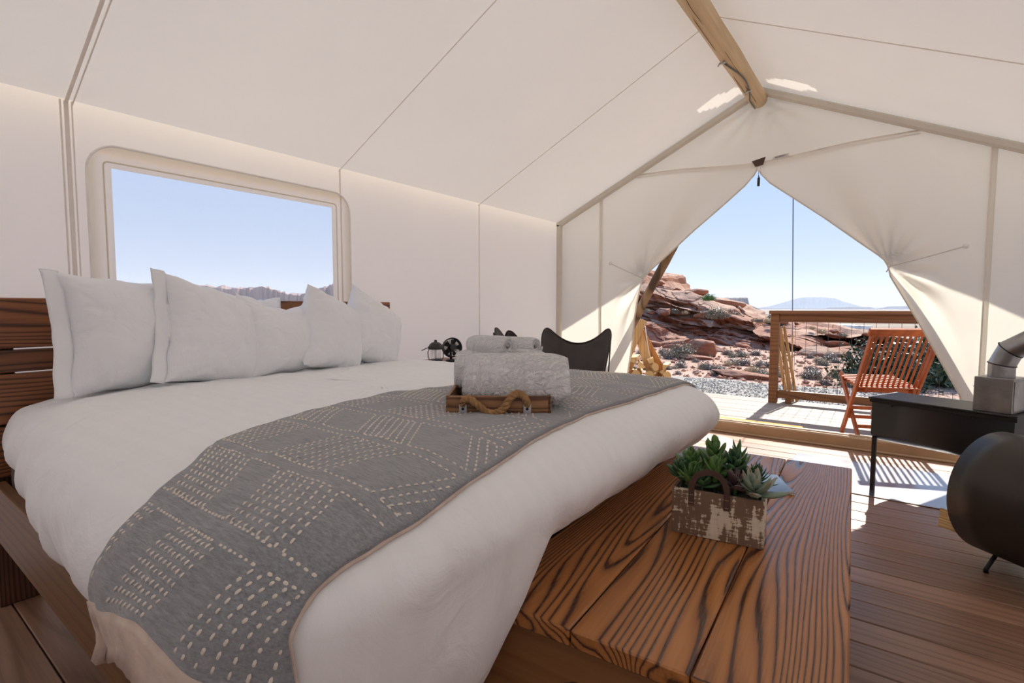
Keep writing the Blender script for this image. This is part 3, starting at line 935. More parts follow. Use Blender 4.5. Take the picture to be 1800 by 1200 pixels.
for (o_, d_) in rays:
    row = []
    yy = o_.y if abs(d_.z + 1) < 1e-6 else (.25 if d_.y > .999 and o_.z < .6 else o_.y + d_.y * .52)
    for j in range(NVB + 1):
        v = j / NVB
        ri = len(cols)
        if ri < NDROP: bx = lerp(-1.20, -1.09, ri / NDROP); o_ = Vector((0, -.6, lerp(.445 + .27 * min(v, .5) - .34 * max(0, v - .58), .685, ri / NDROP)))
        elif ri < NDROP + 33: bx = interp([(0, -1.085), (.3, -1.062), (.6, -1.095), (.85, -1.155), (1, -1.20)], (ri - NDROP) / 33)
        else: bx = back_x(yy, 0)
        xx = lerp(bx, front_x(yy), v)
        hit, nrm, _, dist = duvet_bvh.ray_cast(Vector((xx, o_.y, o_.z)), d_)
        if hit is None:
            hit = Vector((xx, o_.y, o_.z)) + d_ * .5; nrm = -d_
        row.append([hit.copy(), nrm.copy()])
    cols.append(row)
NI = len(cols)
# smooth positions along both directions so the cloth bridges small wrinkles
P = [[c[0] for c in row] for row in cols]
for i in range(NDROP - 1, -1, -1):      # the hem hangs free below the duvet edge
    for j in range(NVB + 1):
        up_ = P[i + 1][j]
        if abs(P[i][j].y - up_.y) > .02: P[i][j] = Vector((P[i][j].x, up_.y + .002, lerp(.445 + .27 * min(j / NVB, .5) - .34 * max(0, j / NVB - .58), .685, i / NDROP)))
for it in range(3):
    Q = [[p.copy() for p in row] for row in P]
    for i in range(1, NI - 1):
        for j in range(NVB + 1):
            jl, jr = max(j - 1, 0), min(j + 1, NVB)
            Q[i][j] = (P[i - 1][j] + P[i + 1][j] + P[i][jl] + P[i][jr] + P[i][j] * 2) / 6
            if j in (0, NVB): Q[i][j].x = P[i][j].x
    P = Q
NRM = [[None] * (NVB + 1) for _ in range(NI)]
for i in range(NI):
    for j in range(NVB + 1):
        du = P[min(i + 1, NI - 1)][j] - P[max(i - 1, 0)][j]; dv = P[i][min(j + 1, NVB)] - P[i][max(j - 1, 0)]
        n_ = dv.cross(du)
        if n_.dot(rays[i][1]) > 0: n_ = -n_
        NRM[i][j] = n_.normalized()
TOP = [[P[i][j] + NRM[i][j] * (.013 + .0035 * nz(P[i][j].x * 18, P[i][j].y * 18, P[i][j].z * 18)) for j in range(NVB + 1)] for i in range(NI)]
BOT = [[P[i][j] + NRM[i][j] * .004 for j in range(NVB + 1)] for i in range(NI)]
blk = thing('throw_blanket', 'grey woven throw with cream running stitches laid across the bed', 'blanket', (0, 0, 0))
def sheet(A, B, i0=0, i1=None):
    i1 = len(A) - 1 if i1 is None else i1
    mm = MB(); w = len(A[0]); n = i1 - i0 + 1
    V = [tuple(A[i][j]) for i in range(i0, i1 + 1) for j in range(w)] + [tuple(B[i][j]) for i in range(i0, i1 + 1) for j in range(w)]
    F = []; o2 = n * w
    for i in range(n - 1):
        for j in range(w - 1):
            F.append((i * w + j, i * w + j + 1, (i + 1) * w + j + 1, (i + 1) * w + j))
            F.append((o2 + i * w + j, o2 + (i + 1) * w + j, o2 + (i + 1) * w + j + 1, o2 + i * w + j + 1))
        for j in (0, w - 1):
            F.append((i * w + j, (i + 1) * w + j, o2 + (i + 1) * w + j, o2 + i * w + j))
    for i in (0, n - 1):
        for j in range(w - 1):
            F.append((i * w + j, i * w + j + 1, o2 + i * w + j + 1, o2 + i * w + j))
    mm.add(V, F, True); return mm
fix(sheet(TOP, BOT, HEM, NI - 1).build('woven_cloth', M['blanket'], blk))
# cream backing seen at the turned hem and along the front edge
HA = [[TOP[i][j] + NRM[i][j] * (.002 + .003 * abs(nz(j * .35, i * .9))) for j in range(NVB + 1)] for i in range(HEM + 2)]
HB = [[BOT[i][j] - NRM[i][j] * .001 for j in range(NVB + 1)] for i in range(HEM + 2)]
for j in range(NVB + 1):
    sag = .025 + .012 * math.sin(j * .22) + .006 * nz(j * .5, 2)
    HA[0][j] = HA[0][j] + Vector((0, -.005, -sag * .6)); HB[0][j] = HB[0][j] + Vector((0, -.004, -sag * .6))
for i_ in range(1):
    pass
fix(sheet(HA, HB).build('cream_hem', M['blanketback'], blk))
EA = [[P[i][j] + NRM[i][j] * .006 + Vector((.0035 + .003 * nz(i * .3), 0, -.003)) * ((j - (NVB - 3)) / 3) for j in range(NVB - 3, NVB + 1)] for i in range(HEM, NI - 20)]
EB = [[P[i][j] + NRM[i][j] * .002 + Vector((.0035 + .003 * nz(i * .3), 0, -.003)) * ((j - (NVB - 3)) / 3) for j in range(NVB - 3, NVB + 1)] for i in range(HEM, NI - 20)]
fix(sheet(EA, EB).build('cream_backing', M['blanketback'], blk))
# stitches
arc = [0.0]
for i in range(1, NI):
    arc.append(arc[-1] + (TOP[i][NVB // 2] - TOP[i - 1][NVB // 2]).length)
WB = .66
def on_blanket(u, v):
    """u metres along the cloth from the hem, v metres across it"""
    if u < arc[HEM + 1] or u > arc[-1] or v < .008 or v > WB - .008: return None
    lo, hi = 0, NI - 1
    while hi - lo > 1:
        mid = (lo + hi) // 2
        if arc[mid] <= u: lo = mid
        else: hi = mid
    fu = (u - arc[lo]) / (arc[hi] - arc[lo]); jv = v / WB * NVB; j = min(int(jv), NVB - 1); fv = jv - j
    a = TOP[lo][j].lerp(TOP[lo][j + 1], fv); b = TOP[hi][j].lerp(TOP[hi][j + 1], fv)
    n_ = NRM[lo][j].lerp(NRM[hi][j + 1], .5)
    return a.lerp(b, fu), n_.normalized()
stm = MB()
def dash_line(p0, p1, dl=.0115, gap=.0058, w=.0022):
    L = math.hypot(p1[0] - p0[0], p1[1] - p0[1])
    if L < .004: return
    n = max(1, round(L / (dl + gap))); step = L / n
    for k_ in range(n):
        a = k_ * step + random.uniform(0, .0012); b = a + dl * random.uniform(.85, 1.1)
        ta, tb = a / L, min(1, b / L)
        A = on_blanket(lerp(p0[0], p1[0], ta), lerp(p0[1], p1[1], ta)); B = on_blanket(lerp(p0[0], p1[0], tb), lerp(p0[1], p1[1], tb))
        if not A or not B: continue
        pa, na = A; pb, nb = B; d = pb - pa
        if d.length < 1e-5: continue
        s_ = d.normalized().cross(na) * w * random.uniform(.85, 1.2)
        mid = (pa + pb) / 2 + na * .0034; q1 = pa.lerp(pb, .25) + na * .0028; q2 = pa.lerp(pb, .75) + na * .0028
        V = [pa - na * .0005, q1 + s_, q2 + s_, pb - na * .0005, q2 - s_, q1 - s_, mid]
        V[1] = q1 + s_ - na * .002; V[2] = q2 + s_ - na * .002; V[4] = q2 - s_ - na * .002; V[5] = q1 - s_ - na * .002
        stm.add(V, [(0, 1, 6), (1, 2, 6), (2, 3, 6), (3, 4, 6), (4, 5, 6), (5, 0, 6)], True)
BH, ROAD = .150, .034
row = 0; u0 = arc[HEM + 1] - .02
while u0 < arc[-1]:
    lean = (.085 if row % 2 == 0 else -.085) * random.uniform(.8, 1.25)
    if row % 3 == 1: lean *= .55
    u1 = u0 + BH * (1.0 if row % 2 else 1.12)
    v0 = -.16 + .05 * (row % 3); bi = 0
    while v0 < WB + .1:
        wd = (.125, .16, .14)[(bi + row) % 3]
        gp = .022
        # road borders
        dash_line((u0, v0), (u0, v0 + wd)); dash_line((u1, v0 + lean), (u1, v0 + lean + wd))
        dash_line((u0, v0), (u1, v0 + lean)); dash_line((u0, v0 + wd), (u1, v0 + wd + lean))
        if (bi + row) % 2 == 0:
            nh = 6
            for h_ in range(1, nh): dash_line((u0, v0 + wd * h_ / nh), (u1, v0 + lean + wd * h_ / nh))
        v0 += wd + gp; bi += 1
    u0 = u1 + ROAD; row += 1
sto = stm.build('stitching', M['stitch'], blk); sto['kind'] = 'stuff'

# ------------------------------------------------------------------ pillows
def pillow_mesh(w, h, t, seed, flange=0.0, slump=0.0):
    m = MB(); N = 46
    def surf(u, v, sgn):
        a, b = u * 2 - 1, v * 2 - 1
        bow = .12
        x = w / 2 * a * (1 - bow * (1 - b * b) * abs(a) ** 1.5)
        z = h / 2 * b * (1 - bow * (1 - a * a) * abs(b) ** 1.5)
        ea = 1 - abs(a) ** 2.6; eb = 1 - abs(b) ** 2.6
        T = t / 2 * (max(ea, 0) * max(eb, 0)) ** .52
        edge = 1 - min(ea, eb)
        # pulled creases from the seams and corners
        ang = math.atan2(b, a)
        cr = nz(ang * 5 + seed, math.hypot(a, b) * 1.3, seed * .7)
        T += T * .22 * cr * sstep(.25, .9, edge) + .004 * nz(a * 5, b * 5, seed + 3) * (T > .01)
        T -= slump * T * sstep(0, 1, b) * .5
        rg = (1 - abs(nz(a * 2.2 + b * 1.4 + seed, b * 4.5 - a * 1.2, seed * 1.7))) ** 9
        rg2 = (1 - abs(nz(a * 5.5 - b * 2 + seed, b * 2.6 + a * 2, seed * 2.3 + 5))) ** 10
        T -= (.009 * rg * (.35 + edge) + .006 * rg2 * edge) * (1 if T > .006 else 0)
        z += .010 * nz(a * 3, seed, b) ; x += .008 * nz(b * 3, seed + 5, a)
        z -= slump * .06 * (1 - a * a) * max(0, b)
        return (x, sgn * T, z)
    m.grid(lambda u, v: surf(u, v, -1), N, N)
    nv = len(m.v)
    m.grid(lambda u, v: surf(u, v, 1), N, N)
    return m
def pillow(loc, w, h, t, yaw, lean, roll, seed, label, slump=0.0, flange=False):
    root = thing('pillow', label, 'pillow', loc, 0, 'white pillows along the headboard')
    del root['group']
    E = Matrix.Rotation(yaw, 4, 'Z') @ Matrix.Rotation(lean, 4, 'X') @ Matrix.Rotation(roll, 4, 'Y')
    m = pillow_mesh(w, h, t, seed, slump=slump); m.xf(E)
    bm_ = bmesh.new(); me = m.mesh('pillow', M['pillow']); bm_.from_mesh(me)
    bmesh.ops.remove_doubles(bm_, verts=bm_.verts, dist=.0008); bmesh.ops.recalc_face_normals(bm_, faces=bm_.faces)
    bm_.to_mesh(me); bm_.free()
    o = link(bpy.data.objects.new('pillow_body', me), root)
    sm = o.modifiers.new('s', 'SUBSURF'); sm.levels = 1; sm.render_levels = 1
    if flange:   # the open end of the pillowcase with its stitched flap line
        fm = MB()
        def fl(u, v):
            b = v * 2 - 1; x = -w / 2 * (1 - .07 * (1 - b * b)) + .012 - u * .055 + .006 * nz(v * 7, seed); z = h / 2 * b * .985
            return (x, -.004 + .010 * nz(v * 6, u * 2, seed) * (1 - u * .3), z)
        fm.grid(fl, 5, 30); fm.xf(E)
        fo = fm.build('pillowcase_flange', M['pillow'], root)
        so = fo.modifiers.new('s', 'SOLIDIFY'); so.thickness = .004
    return root
# mesh local frame: x = width, z = height, -y = front.  yaw turns the front towards +x (room)
Q = math.radians
pillow((-2.42, .755, .995), .48, .48, .25, Q(97), Q(-15), Q(3), 1.3, 'large white pillow with a wide flanged case, nearest the frame edge of the headboard', flange=True)
pillow((-2.37, 1.04, .975), .50, .47, .25, Q(107), Q(-15), Q(13), 4.1, 'large white pillow with flanged case, overlapping the largest pillow', flange=True)
pillow((-2.58, 1.30, .97), .34, .40, .12, Q(90), Q(-12), Q(2), 9.7, 'white pillow mostly hidden behind the second and third pillows')
pillow((-2.36, 1.32, .965), .42, .41, .24, Q(100), Q(-13), Q(4), 6.2, 'white pillow with a slumped folded top, standing in the middle of the row', slump=.8)
pillow((-2.34, 1.59, .958), .43, .43, .24, Q(112), Q(-10), Q(19), 12.4, 'egg-shaped white pillow with peaked top, second from the far headboard end')
pillow((-2.40, 1.90, .955), .44, .43, .22, Q(104), Q(-12), Q(27), 15.9, 'white pillow tilted like a diamond at the far headboard end')

# ------------------------------------------------------------------ tray and towels
ZT = .812
TR_ROT = math.radians(36.5)
tray = thing('wooden_tray', 'small wooden tray with a rope handle on the grey throw', 'tray', (-.857, 1.095, ZT), TR_ROT)
TW, TD, TH = .288, .40, .048
m = MB(); m.box((0, TD / 2, .006), (TW, TD, .010), b=.002); m.build('tray_base', M['traywood'], tray)
m = MB(); m.box((0, .006, TH / 2), (TW - .002, .012, TH), b=.0015); o = m.build('side_board', M['traywood'], tray)
m = MB(); m.box((0, TD - .006, TH / 2), (TW - .002, .012, TH), b=.0015); m.build('side_board', M['traywood'], tray)
for sx in (-1, 1):
    m = MB(); m.box((sx * (TW / 2 - .005), TD / 2, TH / 2 + .001), (.010, TD, TH), b=.0015); m.build('side_board', M['traywood'], tray)
for sx in (-.097, .078):
    m = MB(); m.box((sx, -.0025, .013), (.021, .003, .027), b=.0006); br = m.build('metal_bracket', M['white_metal'], tray)
    m = MB(); m.tube([(sx, -.0035, .014), (sx, -.006, .014)], .004, 10); m.build('rivet', M['black_metal'], br)
# twisted rope handle
ctrl = [(-.097, .004, .022), (-.094, -.008, .040), (-.075, -.012, .040), (-.050, -.016, .022), (-.028, -.018, .006), (-.004, -.018, .006), (.015, -.016, .018), (.030, -.013, .042), (.046, -.010, .056), (.064, -.008, .052), (.076, -.005, .036), (.078, .004, .022)]
def catmull(P_, n=8):
    P_ = [Vector(p) for p in P_]; out = []
    for i in range(len(P_) - 1):
        p0, p1, p2, p3 = P_[max(i - 1, 0)], P_[i], P_[i + 1], P_[min(i + 2, len(P_) - 1)]
        for k_ in range(n):
            t = k_ / n
            out.append(.5 * ((2 * p1) + (p2 - p0) * t + (2 * p0 - 5 * p1 + 4 * p2 - p3) * t * t + (3 * p1 - p0 - 3 * p2 + p3) * t ** 3))
    out.append(P_[-1]); return out
cl = catmull(ctrl, 9)
rope = MB()
for st in range(3):
    pts = []
    for i, p in enumerate(cl):
        d = (cl[min(i + 1, len(cl) - 1)] - cl[max(i - 1, 0)]).normalized()
        a = d.cross(Vector((0, 1, 0))).normalized(); b = d.cross(a)
        th = i * .42 + st * 2 * PI / 3
        pts.append(p + a * math.cos(th) * .0052 + b * math.sin(th) * .0052)
    rope.tube(pts, .0058, 7)
rope.build('rope_handle', M['rope'], tray)

def rolled_towel(name, label, loc, rot, L, R, seed, turns=3.2, squash=.88):
    root = thing(name, label, 'towel', loc, rot)
    m = MB(); n = int(turns * 26)
    th = R / (turns + .35)
    def cs(t):
        a = t * turns * 2 * PI; r_ = th * .35 + th * t * turns
        return a, r_
    def fn(u, v):
        a, r_ = cs(v); x = lerp(-L / 2, L / 2, u)
        w = 1 + .035 * nz(x * 9, seed, a * .3) + .02 * nz(x * 28, seed, a)
        endp = 1 - .20 * (abs(u * 2 - 1)) ** 7
        jut = .006 * nz(a * .5, seed, 4) + .008 * (1 - v)
        xx = x + (jut if u > .5 else -jut) * (abs(u * 2 - 1) ** 6) * (-1)
        return (xx, r_ * math.cos(a) * w * endp, r_ * math.sin(a) * w * squash * endp)
    m.grid(fn, 36, n)
    o = m.build('rolled_cloth', M['terry'], root)
    so = o.modifiers.new('s', 'SOLIDIFY'); so.thickness = th * .78; so.offset = -1
    # terry pile: thousands of tiny loops nobody could count
    rnd = random.Random(seed * 13); pm = MB()
    area = L * 2 * PI * R
    for _ in range(int(min(9000, area * 75000))):
        u = rnd.random(); v = 1 - rnd.random() * (1.02 / turns)
        p = Vector(fn(u, v)); c0 = Vector((p.x, 0, 0)); nn = (p - c0).normalized()
        s_ = nn.cross(Vector((rnd.uniform(-1, 1), rnd.uniform(-1, 1), rnd.uniform(-1, 1)))).normalized() * .0011
        tip = p + nn * rnd.uniform(.0015, .0038) + s_ * rnd.uniform(-2, 2)
        t2 = nn.cross(s_).normalized() * .0011
        pm.add([p + s_, p - s_ * .5 + t2, p - s_ * .5 - t2, tip], [(0, 1, 3), (1, 2, 3), (2, 0, 3)], True)
    po = pm.build('terry_pile', M['terry'], o); po['kind'] = 'stuff'
    # ribbed woven border bands
    for bx in (.07 * L / .3, .40 * L):
        bandm = MB()
        for k_ in range(0, 46):
            a = 2 * PI * k_ / 46
            p = Vector((bx, R * 1.012 * math.cos(a), R * squash * 1.012 * math.sin(a)))
            bandm.box(p, (.020 * L / .3, .0035, .0035), rot=Matrix.Rotation(a, 3, 'X'))
        if L > .2: bo_ = bandm.build('ribbed_border', M['terry'], o); bo_['kind'] = 'stuff'
    return root
rolled_towel('bath_towel', 'large white bath towel rolled up in the front of the tray', (-.840 - .085 * .595 + .01, 1.122 + .085 * .804 + .02, ZT + .010 + .068), TR_ROT - .02, .285, .072, 3, 2.6, .95)
rolled_towel('bath_towel', 'large white bath towel rolled up behind the front one', (-.857 - .27 * .595, 1.095 + .27 * .804, ZT + .010 + .070), TR_ROT, .27, .07, 8, 2.6, .95)
rolled_towel('hand_towel', 'small rolled white hand towel on the rear bath towel, spiral end facing out', (-1.030, 1.275, ZT + .168), TR_ROT - .62, .145, .036, 5, 3.0)
rolled_towel('hand_towel', 'small rolled white hand towel behind the other hand towel', (-1.000, 1.385, ZT + .162), TR_ROT - .55, .14, .034, 6, 3.0)

# ------------------------------------------------------------------ bench at the foot of the bed
BROT = math.radians(3.0)
bench = thing('bench', 'low wooden bench of three wide glossy planks at the foot of the bed', 'bench', (-.03, .90, 0), BROT)
BL = 1.575
for i in range(3):
    m = MB(); m.box((0, 0, 0), (.2345, BL, .038), b=.0035)
    o = m.build('top_plank', M['bench'], bench); o.location = (-.118 - i * .2375, BL / 2, .431)
for yy, nm in ((.03, 'end_panel'), (BL - .03, 'end_panel')):
    m = MB()
    poly = [(-.70, 0), (-.70, .41), (-.02, .41), (-.02, 0), (-.10, 0), (-.10, .27), (-.125, .31), (-.17, .33), (-.47, .33), (-.50, .315), (-.52, .28), (-.52, 0)]
    v = [(p[0], yy - .012, p[1]) for p in poly] + [(p[0], yy + .012, p[1]) for p in poly]
    n = len(poly)
    f = [(0, 1, 9 + 1 if False else 10, 11), (1, 2, 5, 10)]
    # faces of the arch-shaped panel (front and back), then the rim
    fr = [(0, 1, 10, 11), (1, 8, 9, 10), (1, 2, 7, 8), (2, 6, 7), (2, 5, 6), (2, 3, 4, 5)]
    F = [tuple(a) for a in fr] + [tuple(a + n for a in q[::-1]) for q in fr] + [(i, (i + 1) % n, n + (i + 1) % n, n + i) for i in range(n)]
    m.add(v, F); fix(m.build(nm, M['ply'], bench))
m = MB(); m.box((-.035, BL / 2, .36), (.024, BL - .09, .10), b=.003); m.box((-.685, BL / 2, .36), (.024, BL - .09, .10), b=.003); m.build('apron', M['rail'], bench)
m = MB(); m.tube([(-.672, .0175, .385), (-.672, .0155, .385)], .006, 10); m.build('screw', M['white_metal'], bench)

# planter
PROT = math.radians(6.5)
pz = .451
pl = thing('planter_box', 'whitewashed wooden planter box with leather strap handles on the bench', 'planter', (-.498, 1.452, pz), PROT)
PW, PD, PH = .242, .105, .132
m = MB(); m.box((PW / 2, .005, PH / 2), (PW, .010, PH), b=.001); m.build('board', M['whitewash'], pl)
m = MB(); m.box((PW / 2, PD - .005, PH / 2), (PW, .010, PH), b=.001); m.build('board', M['whitewash'], pl)
for x in (.005, PW - .005):
    m = MB(); m.box((x, PD / 2, PH / 2), (.010, PD - .021, PH), b=.001); m.build('board', M['whitewash'], pl)
m = MB(); m.box((PW / 2, PD / 2, .008), (PW - .021, PD - .021, .010)); m.build('bottom', M['whitewash'], pl)
m = MB(); m.grid(lambda u, v: (lerp(.011, PW - .011, u), lerp(.011, PD - .011, v), PH - .018 + .006 * nz(u * 9, v * 6)), 16, 8); s_ = m.build('soil', M['soil'], pl); s_['kind'] = 'stuff'
for yy in (-.003, PD + .003):
    m = MB(); pts = []
    for i in range(25):
        t = i / 24; a = PI * t; x = PW * .42 - .047 * math.cos(a); z = PH + .058 * math.sin(a) ** .8
        pts.append((x, z))
    pts = [(PW * .42 - .047, PH - .042)] + pts + [(PW * .42 + .047, PH - .042)]
    V = []; F = []
    sg = -1 if yy < 0 else 1
    for (x, z) in pts:
        off = 0 if z < PH + .004 else -sg * .012
        for dx_, dz_ in ((0, 0),):
            pass
        # ribbon 14 mm wide in x-z plane normal direction stays y; width along y for the arch top
    for i, (x, z) in enumerate(pts):
        tt = min(max((z - PH + .02) / .05, 0), 1)
        p0 = pts[max(i - 1, 0)]; p1 = pts[min(i + 1, len(pts) - 1)]
        tx, tz = p1[0] - p0[0], p1[1] - p0[1]; L = math.hypot(tx, tz); nx_, nz_ = -tz / L, tx / L
        wv = .008
        yv = yy
        V += [(x + nx_ * wv, yv - .0012, z + nz_ * wv), (x - nx_ * wv, yv - .0012, z - nz_ * wv), (x - nx_ * wv, yv + .0012, z - nz_ * wv), (x + nx_ * wv, yv + .0012, z + nz_ * wv)]
    for i in range(len(pts) - 1):
        for q in range(4):
            q2 = (q + 1) % 4; F.append((i * 4 + q, i * 4 + q2, (i + 1) * 4 + q2, (i + 1) * 4 + q))
    F += [(0, 1, 2, 3), tuple(len(V) - 4 + q for q in (3, 2, 1, 0))]
    m.add(V, F, False); so = fix(m.build('leather_handle', M['strap'], pl))
    m = MB()
    for x in (PW * .42 - .047, PW * .42 + .047):
        for z in (PH - .012, PH - .034): m.box((x, yy + sg * .002, z), (.010, .001, .0012))
    th_ = m.build('thread', M['thread'], so); th_['kind'] = 'stuff'

# succulents: leaf meshes shared
def leaf_mesh(name, w, t, cup, mat, round_=.6, blunt=False):
    m = MB(); N = 9
    rings_ = []
    V = []; F = []
    for i in range(N):
        s_ = i / (N - 1); ww = w * (math.sin(PI * min(s_ ** round_ * .93 + .07, 1))) ** .8 * .5 + .004
        if blunt: ww = w * .5 * (.28 + .72 * math.sin(PI * .5 * min(1, s_ / .62))) * (1 if s_ < .62 else math.sqrt(max(.02, 1 - ((s_ - .62) / .385) ** 2)))
        elif i == N - 1: ww = .01
        for a in range(6):
            th = 2 * PI * a / 6; yv = ww * math.cos(th); zv = t * .5 * math.sin(th) * (ww / (w * .5)) 
            V.append((s_, yv, zv + cup * s_ * s_ + cup * 1.5 * (yv ** 2)))
    for i in range(N - 1):
        for a in range(6):
            b = (a + 1) % 6; F.append((i * 6 + a, i * 6 + b, (i + 1) * 6 + b, (i + 1) * 6 + a))
    F += [tuple(range(6))[::-1], tuple((N - 1) * 6 + a for a in range(6))]
    m.add(V, F, True); return m.mesh(name, mat)
L_paddle = leaf_mesh('leaf', .55, .22, .25, M['leaf_green'], 1.5, True)
L_jade = leaf_mesh('leaf', .55, .22, .2, M['leaf_dark'], 1.4, True)
L_point = leaf_mesh('leaf', .34, .2, .3, M['leaf_green'], .8)
L_pale = leaf_mesh('leaf', .40, .16, .28, M['leaf_pale'], .9)
L_purp = leaf_mesh('leaf', .48, .16, .22, M['leaf_purple'], 1.1, True)
L_need = leaf_mesh('leaf', .12, .1, .3, M['leaf_dark'], .8)
def succulent(label, loc, kind, n, size, height=.05, spread=1.0, seed=1, up=.4, lean=(0, 0)):
    rnd = random.Random(seed)
    W = pl.matrix_world if False else (Matrix.Translation((-.498, 1.452, pz)) @ Matrix.Rotation(PROT, 4, 'Z'))
    root = thing('succulent', label, 'plant', W @ Vector(loc), PROT)
    ms = MB(); ms.tube([(0, 0, -.03), (lean[0] * .5, lean[1] * .5, height * .5), (lean[0], lean[1], height)], [.005, .0042, .003], 6)
    ms.build('stem', M['leaf_dark'], root)
    for i in range(n):
        t = i / n; az = i * 2.39996 + rnd.uniform(-.3, .3)
        el = lerp(-.15, 1.25, t ** .9) * (1 - up) + up * 1.0 + rnd.uniform(-.15, .15)
        s_ = size * 1.12 * lerp(1.1, .55, t) * rnd.uniform(.8, 1.15)
        o = link(bpy.data.objects.new('leaf', kind), root)
        k_ = lerp(.35, 1, t)
        o.location = (lean[0] * k_, lean[1] * k_, height * k_)
        o.rotation_euler = (Matrix.Rotation(az, 4, 'Z') @ Matrix.Rotation(-el, 4, 'Y')).to_euler()
        o.scale = (s_ * spread, s_, s_)
    return root
sc_ = [
 ('upright paddle-leaved green succulent at the back of the planter', (.045, .075, PH), L_paddle, 20, .050, .075, .42),
 ('tall broad-leaved green succulent rising above the planter middle', (.095, .080, PH), L_paddle, 16, .052, .118, .6),
 ('spreading dark jade sprig reaching over the planter end nearest the bed', (.022, .045, PH), L_jade, 22, .048, .045, .15),
 ('pointed bright green rosette in the middle of the planter', (.115, .050, PH), L_point, 24, .062, .055, .3),
 ('dark round-leaved jade plant beside the green rosette', (.155, .065, PH), L_jade, 22, .047, .09, .35),
 ('star-shaped green succulent at the back edge of the planter', (.170, .090, PH), L_point, 14, .048, .115, .3),
 ('purple-brown leaved succulent behind the leather handle', (.165, .030, PH), L_purp, 14, .055, .035, .3),
 ('pale grey-green succulent spilling over the planter corner', (.222, .022, PH), L_pale, 18, .066, .03, .05),
 ('needle-leaved green succulent behind the pale one', (.215, .082, PH), L_need, 40, .045, .055, .2),
 ('small dark jade cutting inside the leather handle loop', (.080, .022, PH), L_jade, 14, .042, .02, .3),
 ('thick-leaved pointed succulent behind the jade sprig', (.040, .020, PH), L_point, 18, .048, .04, .25),
]
for i, (lab, loc, kd, n, sz, ht, up) in enumerate(sc_):
    succulent(lab, loc, kd, n, sz, ht, 1.0, 20 + i, up, lean=(random.uniform(-.012, .012), random.uniform(-.008, .008)))

# brochure
bk = thing('brochure', 'thin glossy brochure lying flat on the bench behind the planter', 'brochure', (-.3525, 2.052, .451), math.radians(25.5))
t_ = NT('glossy_cover'); co_ = t_.coords()
sx_ = t_.n('SeparateXYZ', {0: co_})
cc_ = t_.ramp(t_.n('MapRange', {0: sx_.outputs[1], 1: -.10, 2: .10}).outputs[0], [(0, (.05, .045, .05)), (.35, (.16, .20, .24)), (.6, (.30, .42, .52)), (1, (.40, .52, .62))])
M['cover'] = t_.surf(t_.n('BsdfPrincipled', {'Base Color': cc_, 'Roughness': .12, 'Specular IOR Level': .8}).outputs[0])
m = MB(); m.box((0, 0, .0035), (.126, .196, .006)); m.build('pages', M['page'], bk)
m = MB(); m.box((0, 0, .0073), (.130, .200, .0012), b=.0004); m.build('cover', M['cover'], bk)
m = MB(); m.box((-.064, 0, .004), (.0015, .200, .0074)); m.build('spine', M['strap'], bk)

# ------------------------------------------------------------------ camp stove
SD = Vector((.909, -.416, 0)); SN = Vector((.416, .909, 0))
SROT = math.atan2(SD.y, SD.x)
stove = thing('wood_stove', 'black steel camp stove with flat top on thin legs', 'stove', (-.085, 3.735, 0), SROT)
SLN, SWD = .64, .30
z0, z1 = .312, .562
m = MB()
prof_ = []
for i in range(17):
    a = PI * i / 16; prof_.append((SWD / 2 - SWD / 2 * math.cos(a), z0 + .045 - .062 * math.sin(a)))
poly = [(0, z1)] + [(p[0], p[1]) for p in prof_] + [(SWD, z1)]
V = [(0.0, p[0], p[1]) for p in poly] + [(SLN, p[0], p[1]) for p in poly]; n = len(poly)
m.add(V, [(i, i + 1, n + i + 1, n + i) for i in range(n - 1)], True); m.f += [tuple(range(n)), tuple(range(n, 2 * n))[::-1]]; m.sm += [False, False]
fix(m.build('firebox', M['stove'], stove))
m = MB(); m.box((SLN / 2 - .002, SWD / 2, z1 + .005), (SLN + .03, SWD + .03, .010), b=.003); m.build('top_plate', M['stove'], stove)
m = MB(); m.box((SLN / 2, -.008, z1 - .012), (SLN + .02, .004, .02), b=.001); m.build('top_lip', M['black_metal'], stove)
m = MB(); m.box((-.010, SWD / 2, .445), (.012, .20, .17), b=.004); dr = m.build('door', M['black_metal'], stove)
m = MB(); m.tube([(-.016, .07, .47), (-.035, .07, .475), (-.035, .07, .44)], .005, 6); m.build('handle', M['white_metal'], dr)
m = MB(); m.tube([(-.016, .15, .40), (-.024, .15, .40)], .03, 16); m.build('air_damper', M['black_metal'], dr)
for x, yy in ((.012, .02), (SLN - .02, .02), (SLN - .02, SWD - .02)):
    m = MB(); m.box((x, yy, .165), (.022, .022, .33), b=.003); m.build('leg', M['black_metal'], stove)
m = MB()
for x in (.11, .48):
    m.tube([(x, -.009, z1 - .030), (x, -.003, z1 - .030)], .006, 10)
m.build('hook', M['black_metal'], stove)
# flue: square box, segmented elbow, pipe
fl = thing('flue_pipe', 'galvanised flue box with segmented elbow pipe on the stove top', 'flue', (-.085 + SD.x * .545 + SN.x * .105, 3.735 + SD.y * .545 + SN.y * .105, z1 + .010), SROT)
m = MB(); m.box((0, 0, .088), (.155, .18, .176), b=.003)
for sx in (-1, 1):
    m.box((sx * .0785, 0, .088), (.003, .16, .15), b=.001)
m.build('flue_box', M['galv'], fl)
m = MB(); m.box((-.083, -.04, .125), (.012, .030, .022), rot=(0, .5, 0), b=.002); m.build('damper_tab', M['white_metal'], fl)
m = MB(); m.box((-.0800, -.055, .155), (.001, .018, .016)); m.build('sticker', M['ink'], fl)
R = .054
secs = [((0, 0, .176), (0, 0, .235), 0), ((0, 0, .235), (.035, 0, .31), 0), ((.035, 0, .31), (.115, 0, .365), 0), ((.115, 0, .365), (.24, 0, .385), 0), ((.24, 0, .385), (.50, -.0, .40), 0)]
